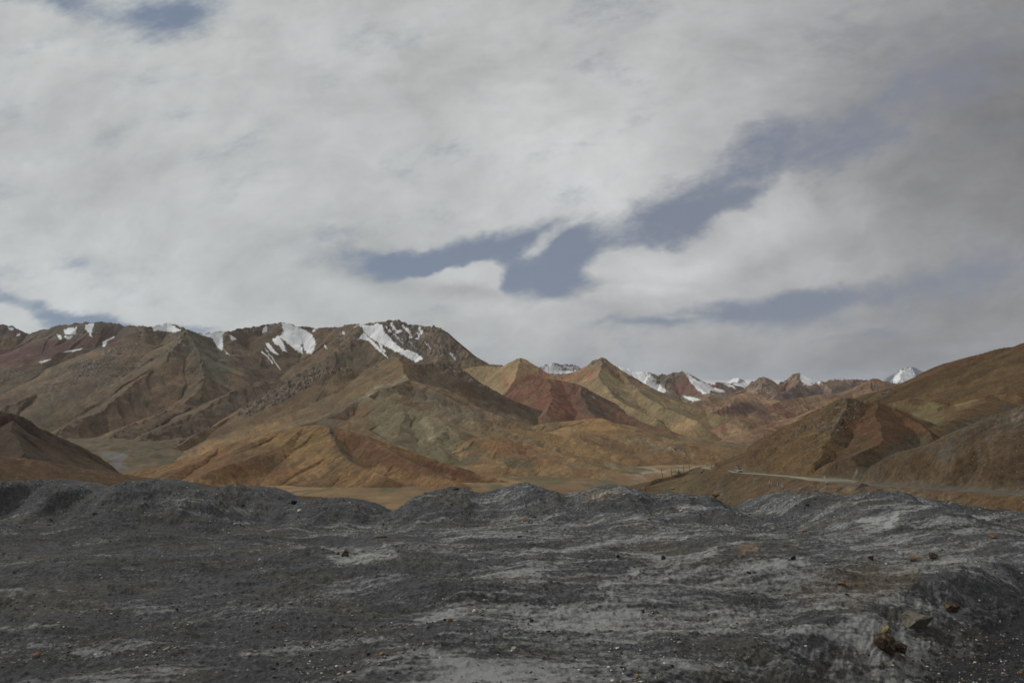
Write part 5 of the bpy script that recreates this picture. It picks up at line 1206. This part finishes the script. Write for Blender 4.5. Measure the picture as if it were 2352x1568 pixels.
HOLES = [(400, 50, 150, 90, 35, -1.35, 0), (300, 40, 260, 80, -8, -.75, 0), (90, 25, 190, 44, -14, -.9, 0), (230, 100, 200, 40, -20, -.35, 0), (30, 450, 120, 54, -20, -.6, 0), (10, 610, 120, 44, -15, -.8, 0), (90, 545, 170, 32, -15, -.5, 0),
         (2230, 190, 430, 120, 24, -.75, 0), (1880, 330, 360, 130, 27, -.95, 0), (1660, 430, 250, 100, 30, -.85, 0), (1440, 520, 260, 72, 16, -1.15, 0), (1230, 590, 170, 95, 8, -1.9, 0), (1120, 560, 110, 44, 25, -1.2, 0), (2150, 360, 330, 90, 18, -.5, 0),
         (890, 608, 150, 44, 4, -1.9, 0), (990, 584, 120, 40, 20, -2.0, 0), (1160, 640, 50, 40, 0, -1.2, 0), (1300, 655, 140, 34, 0, -1.3, 0),
         (1700, 700, 340, 50, 10, -1.5, 0), (1900, 680, 240, 80, 15, -.8, 0), (2200, 620, 330, 60, 9, -1.0, 0), (2350, 640, 240, 60, 5, -.6, 0), (1480, 737, 170, 20, 5, -1.1, 0), (1980, 768, 100, 14, 5, -.8, 0),
         (110, 700, 210, 24, -11, -1.5, 0), (310, 735, 130, 18, -8, -1.2, 0), (480, 745, 120, 16, 2, -1.6, 0)]
ADDS = [(1042, 632, 96, 40, 5, 3.0, .45), (1030, 662, 170, 22, 0, 1.4, .1), (1175, 660, 60, 24, 0, .9, .1), (1450, 602, 110, 48, 12, 1.8, .2), (1640, 552, 200, 48, 24, 1.6, .1), (1780, 490, 110, 44, 35, 1.3, .1), (1460, 662, 130, 26, 4, 1.5, .1),
        (1920, 575, 420, 56, 14, 1.0, 0), (2200, 470, 360, 62, 12, .8, 0), (2160, 330, 420, 34, 24, .55, 0), (1255, 540, 90, 14, 28, 1.1, 0), (1530, 727, 80, 8, 5, .7, 0), (810, 625, 70, 26, 0, .6, 0)]
cn = noise_node(nt, mapping(Pv, sc=(1.5, 1, 1)), 6.5, 7, .68, .2)
cn2 = noise_node(nt, mapping(Pv, rot=math.radians(18), sc=(2.8, 1, 1)), 15, 5, .65)
rightness = nt.nodes.new('ShaderNodeSeparateXYZ'); nt.links.new(Pv, rightness.inputs[0])
cov = M('ADD', blobs(ADDS, Pw, blobs(HOLES, Pw2, 1.15)), M('ADD', M('MULTIPLY', M('SUBTRACT', cn.outputs[0], .5), 4.6), M('MULTIPLY', M('SUBTRACT', cn2.outputs[0], .5), 3.2)))
cm = nt.nodes.new('ShaderNodeMapRange'); cm.interpolation_type = 'SMOOTHSTEP'; nt.links.new(cov, cm.inputs[0])
for i, x in zip((1, 2, 3, 4), (-.95, 1.05, .0, 1.0)): cm.inputs[i].default_value = x
# cloud brightness
lum = blobs([(300, 500, 500, 200, 0, .03, 0), (600, 900, 1400, 120, 0, -.04, 0), (1300, 690, 500, 20, 0, .06, 0), (2000, 830, 500, 60, 0, -.06, 0), (1000, 190, 260, 90, 10, -.16, 0), (850, 160, 120, 80, 0, -.06, 0), (1500, 300, 420, 200, 20, .05, 0), (1350, 350, 300, 160, 10, .05, 0), (700, 600, 300, 90, 0, -.07, 0), (1040, 612, 90, 24, 0, .16, 0), (1040, 655, 120, 18, 0, -.12, 0),
             (1500, 600, 150, 42, 10, .2, 0), (1720, 530, 180, 44, 28, .2, 0), (1330, 400, 300, 110, 15, .10, 0), (1480, 660, 120, 20, 4, .2, 0), (760, 560, 260, 60, 0, -.06, 0), (1900, 590, 300, 40, 14, .10, 0), (2350, 330, 500, 330, 20, -.26, 0), (2300, 60, 400, 160, 20, -.14, 0), (2200, 740, 350, 130, 0, -.14, 0), (1900, 800, 700, 70, 0, -.08, 0), (100, 650, 500, 60, 0, .02, 0), (2230, 790, 160, 16, 5, .10, 0), (1750, 760, 300, 30, 5, .03, 0)], Pw, 0.0)
ln1 = noise_node(nt, mapping(Pw, sc=(1.7, 1, 1), rot=math.radians(8)), 3.6, 6, .62, .3); ln2 = noise_node(nt, mapping(Pw, sc=(1.8, 1, 1), rot=math.radians(14)), 13, 4, .62)
lum = M('ADD', lum, M('ADD', M('MULTIPLY', M('SUBTRACT', ln1.outputs[0], .5), .85), M('MULTIPLY', M('SUBTRACT', ln2.outputs[0], .5), .55)))
lum = M('ADD', lum, 1.0); spx = nt.nodes.new('ShaderNodeSeparateXYZ'); nt.links.new(Pv, spx.inputs[0])
rgt = nt.nodes.new('ShaderNodeMapRange'); rgt.interpolation_type = 'SMOOTHSTEP'; nt.links.new(spx.outputs[0], rgt.inputs[0])
for i, x in zip((1, 2, 3, 4), (.05, .95, 1.0, .55)): rgt.inputs[i].default_value = x
lum = M('MULTIPLY', lum, rgt.outputs[0])
warm = nt.nodes.new('ShaderNodeMapRange'); nt.links.new(spx.outputs[0], warm.inputs[0])
for i, x in zip((1, 2, 3, 4), (-.4, .75, 0, 1)): warm.inputs[i].default_value = x
cc = mixcol(nt, warm.outputs[0], tuple(lin((190, 193, 192))), tuple(lin((187, 187, 188)))).outputs[2]
bgc = nt.nodes.new('ShaderNodeBackground'); nt.links.new(cc, bgc.inputs[0]); nt.links.new(lum, bgc.inputs[1])
sky = nt.nodes.new('ShaderNodeTexSky'); sky.sky_type = 'NISHITA'; sky.sun_disc = False; sky.sun_elevation = math.radians(SUN_EL); sky.sun_rotation = math.radians(SUN_AZ); sky.altitude = 3500; sky.dust_density = 2.0
# thin high veil over the blue: grey-blue rather than saturated
bgs = nt.nodes.new('ShaderNodeBackground'); nt.links.new(sky.outputs[0], bgs.inputs[0]); bgs.inputs[1].default_value = .05
bgv = nt.nodes.new('ShaderNodeBackground'); nt.links.new(mixcol(nt, warm.outputs[0], tuple(lin((128, 140, 158))), tuple(lin((139, 141, 150)))).outputs[2], bgv.inputs[0]); bgv.inputs[1].default_value = 1.0
ms0 = nt.nodes.new('ShaderNodeMixShader'); ms0.inputs[0].default_value = .78; nt.links.new(bgs.outputs[0], ms0.inputs[1]); nt.links.new(bgv.outputs[0], ms0.inputs[2])
ms = nt.nodes.new('ShaderNodeMixShader'); nt.links.new(cm.outputs[0], ms.inputs[0]); nt.links.new(ms0.outputs[0], ms.inputs[1]); nt.links.new(bgc.outputs[0], ms.inputs[2])
wo = nt.nodes.new('ShaderNodeOutputWorld'); nt.links.new(ms.outputs[0], wo.inputs[0])
sc = bpy.context.scene
sc.view_settings.view_transform = 'Standard'; sc.view_settings.look = 'None'; sc.view_settings.exposure = 0; sc.view_settings.gamma = 1
sc.cycles.max_bounces = 3; sc.cycles.diffuse_bounces = 1
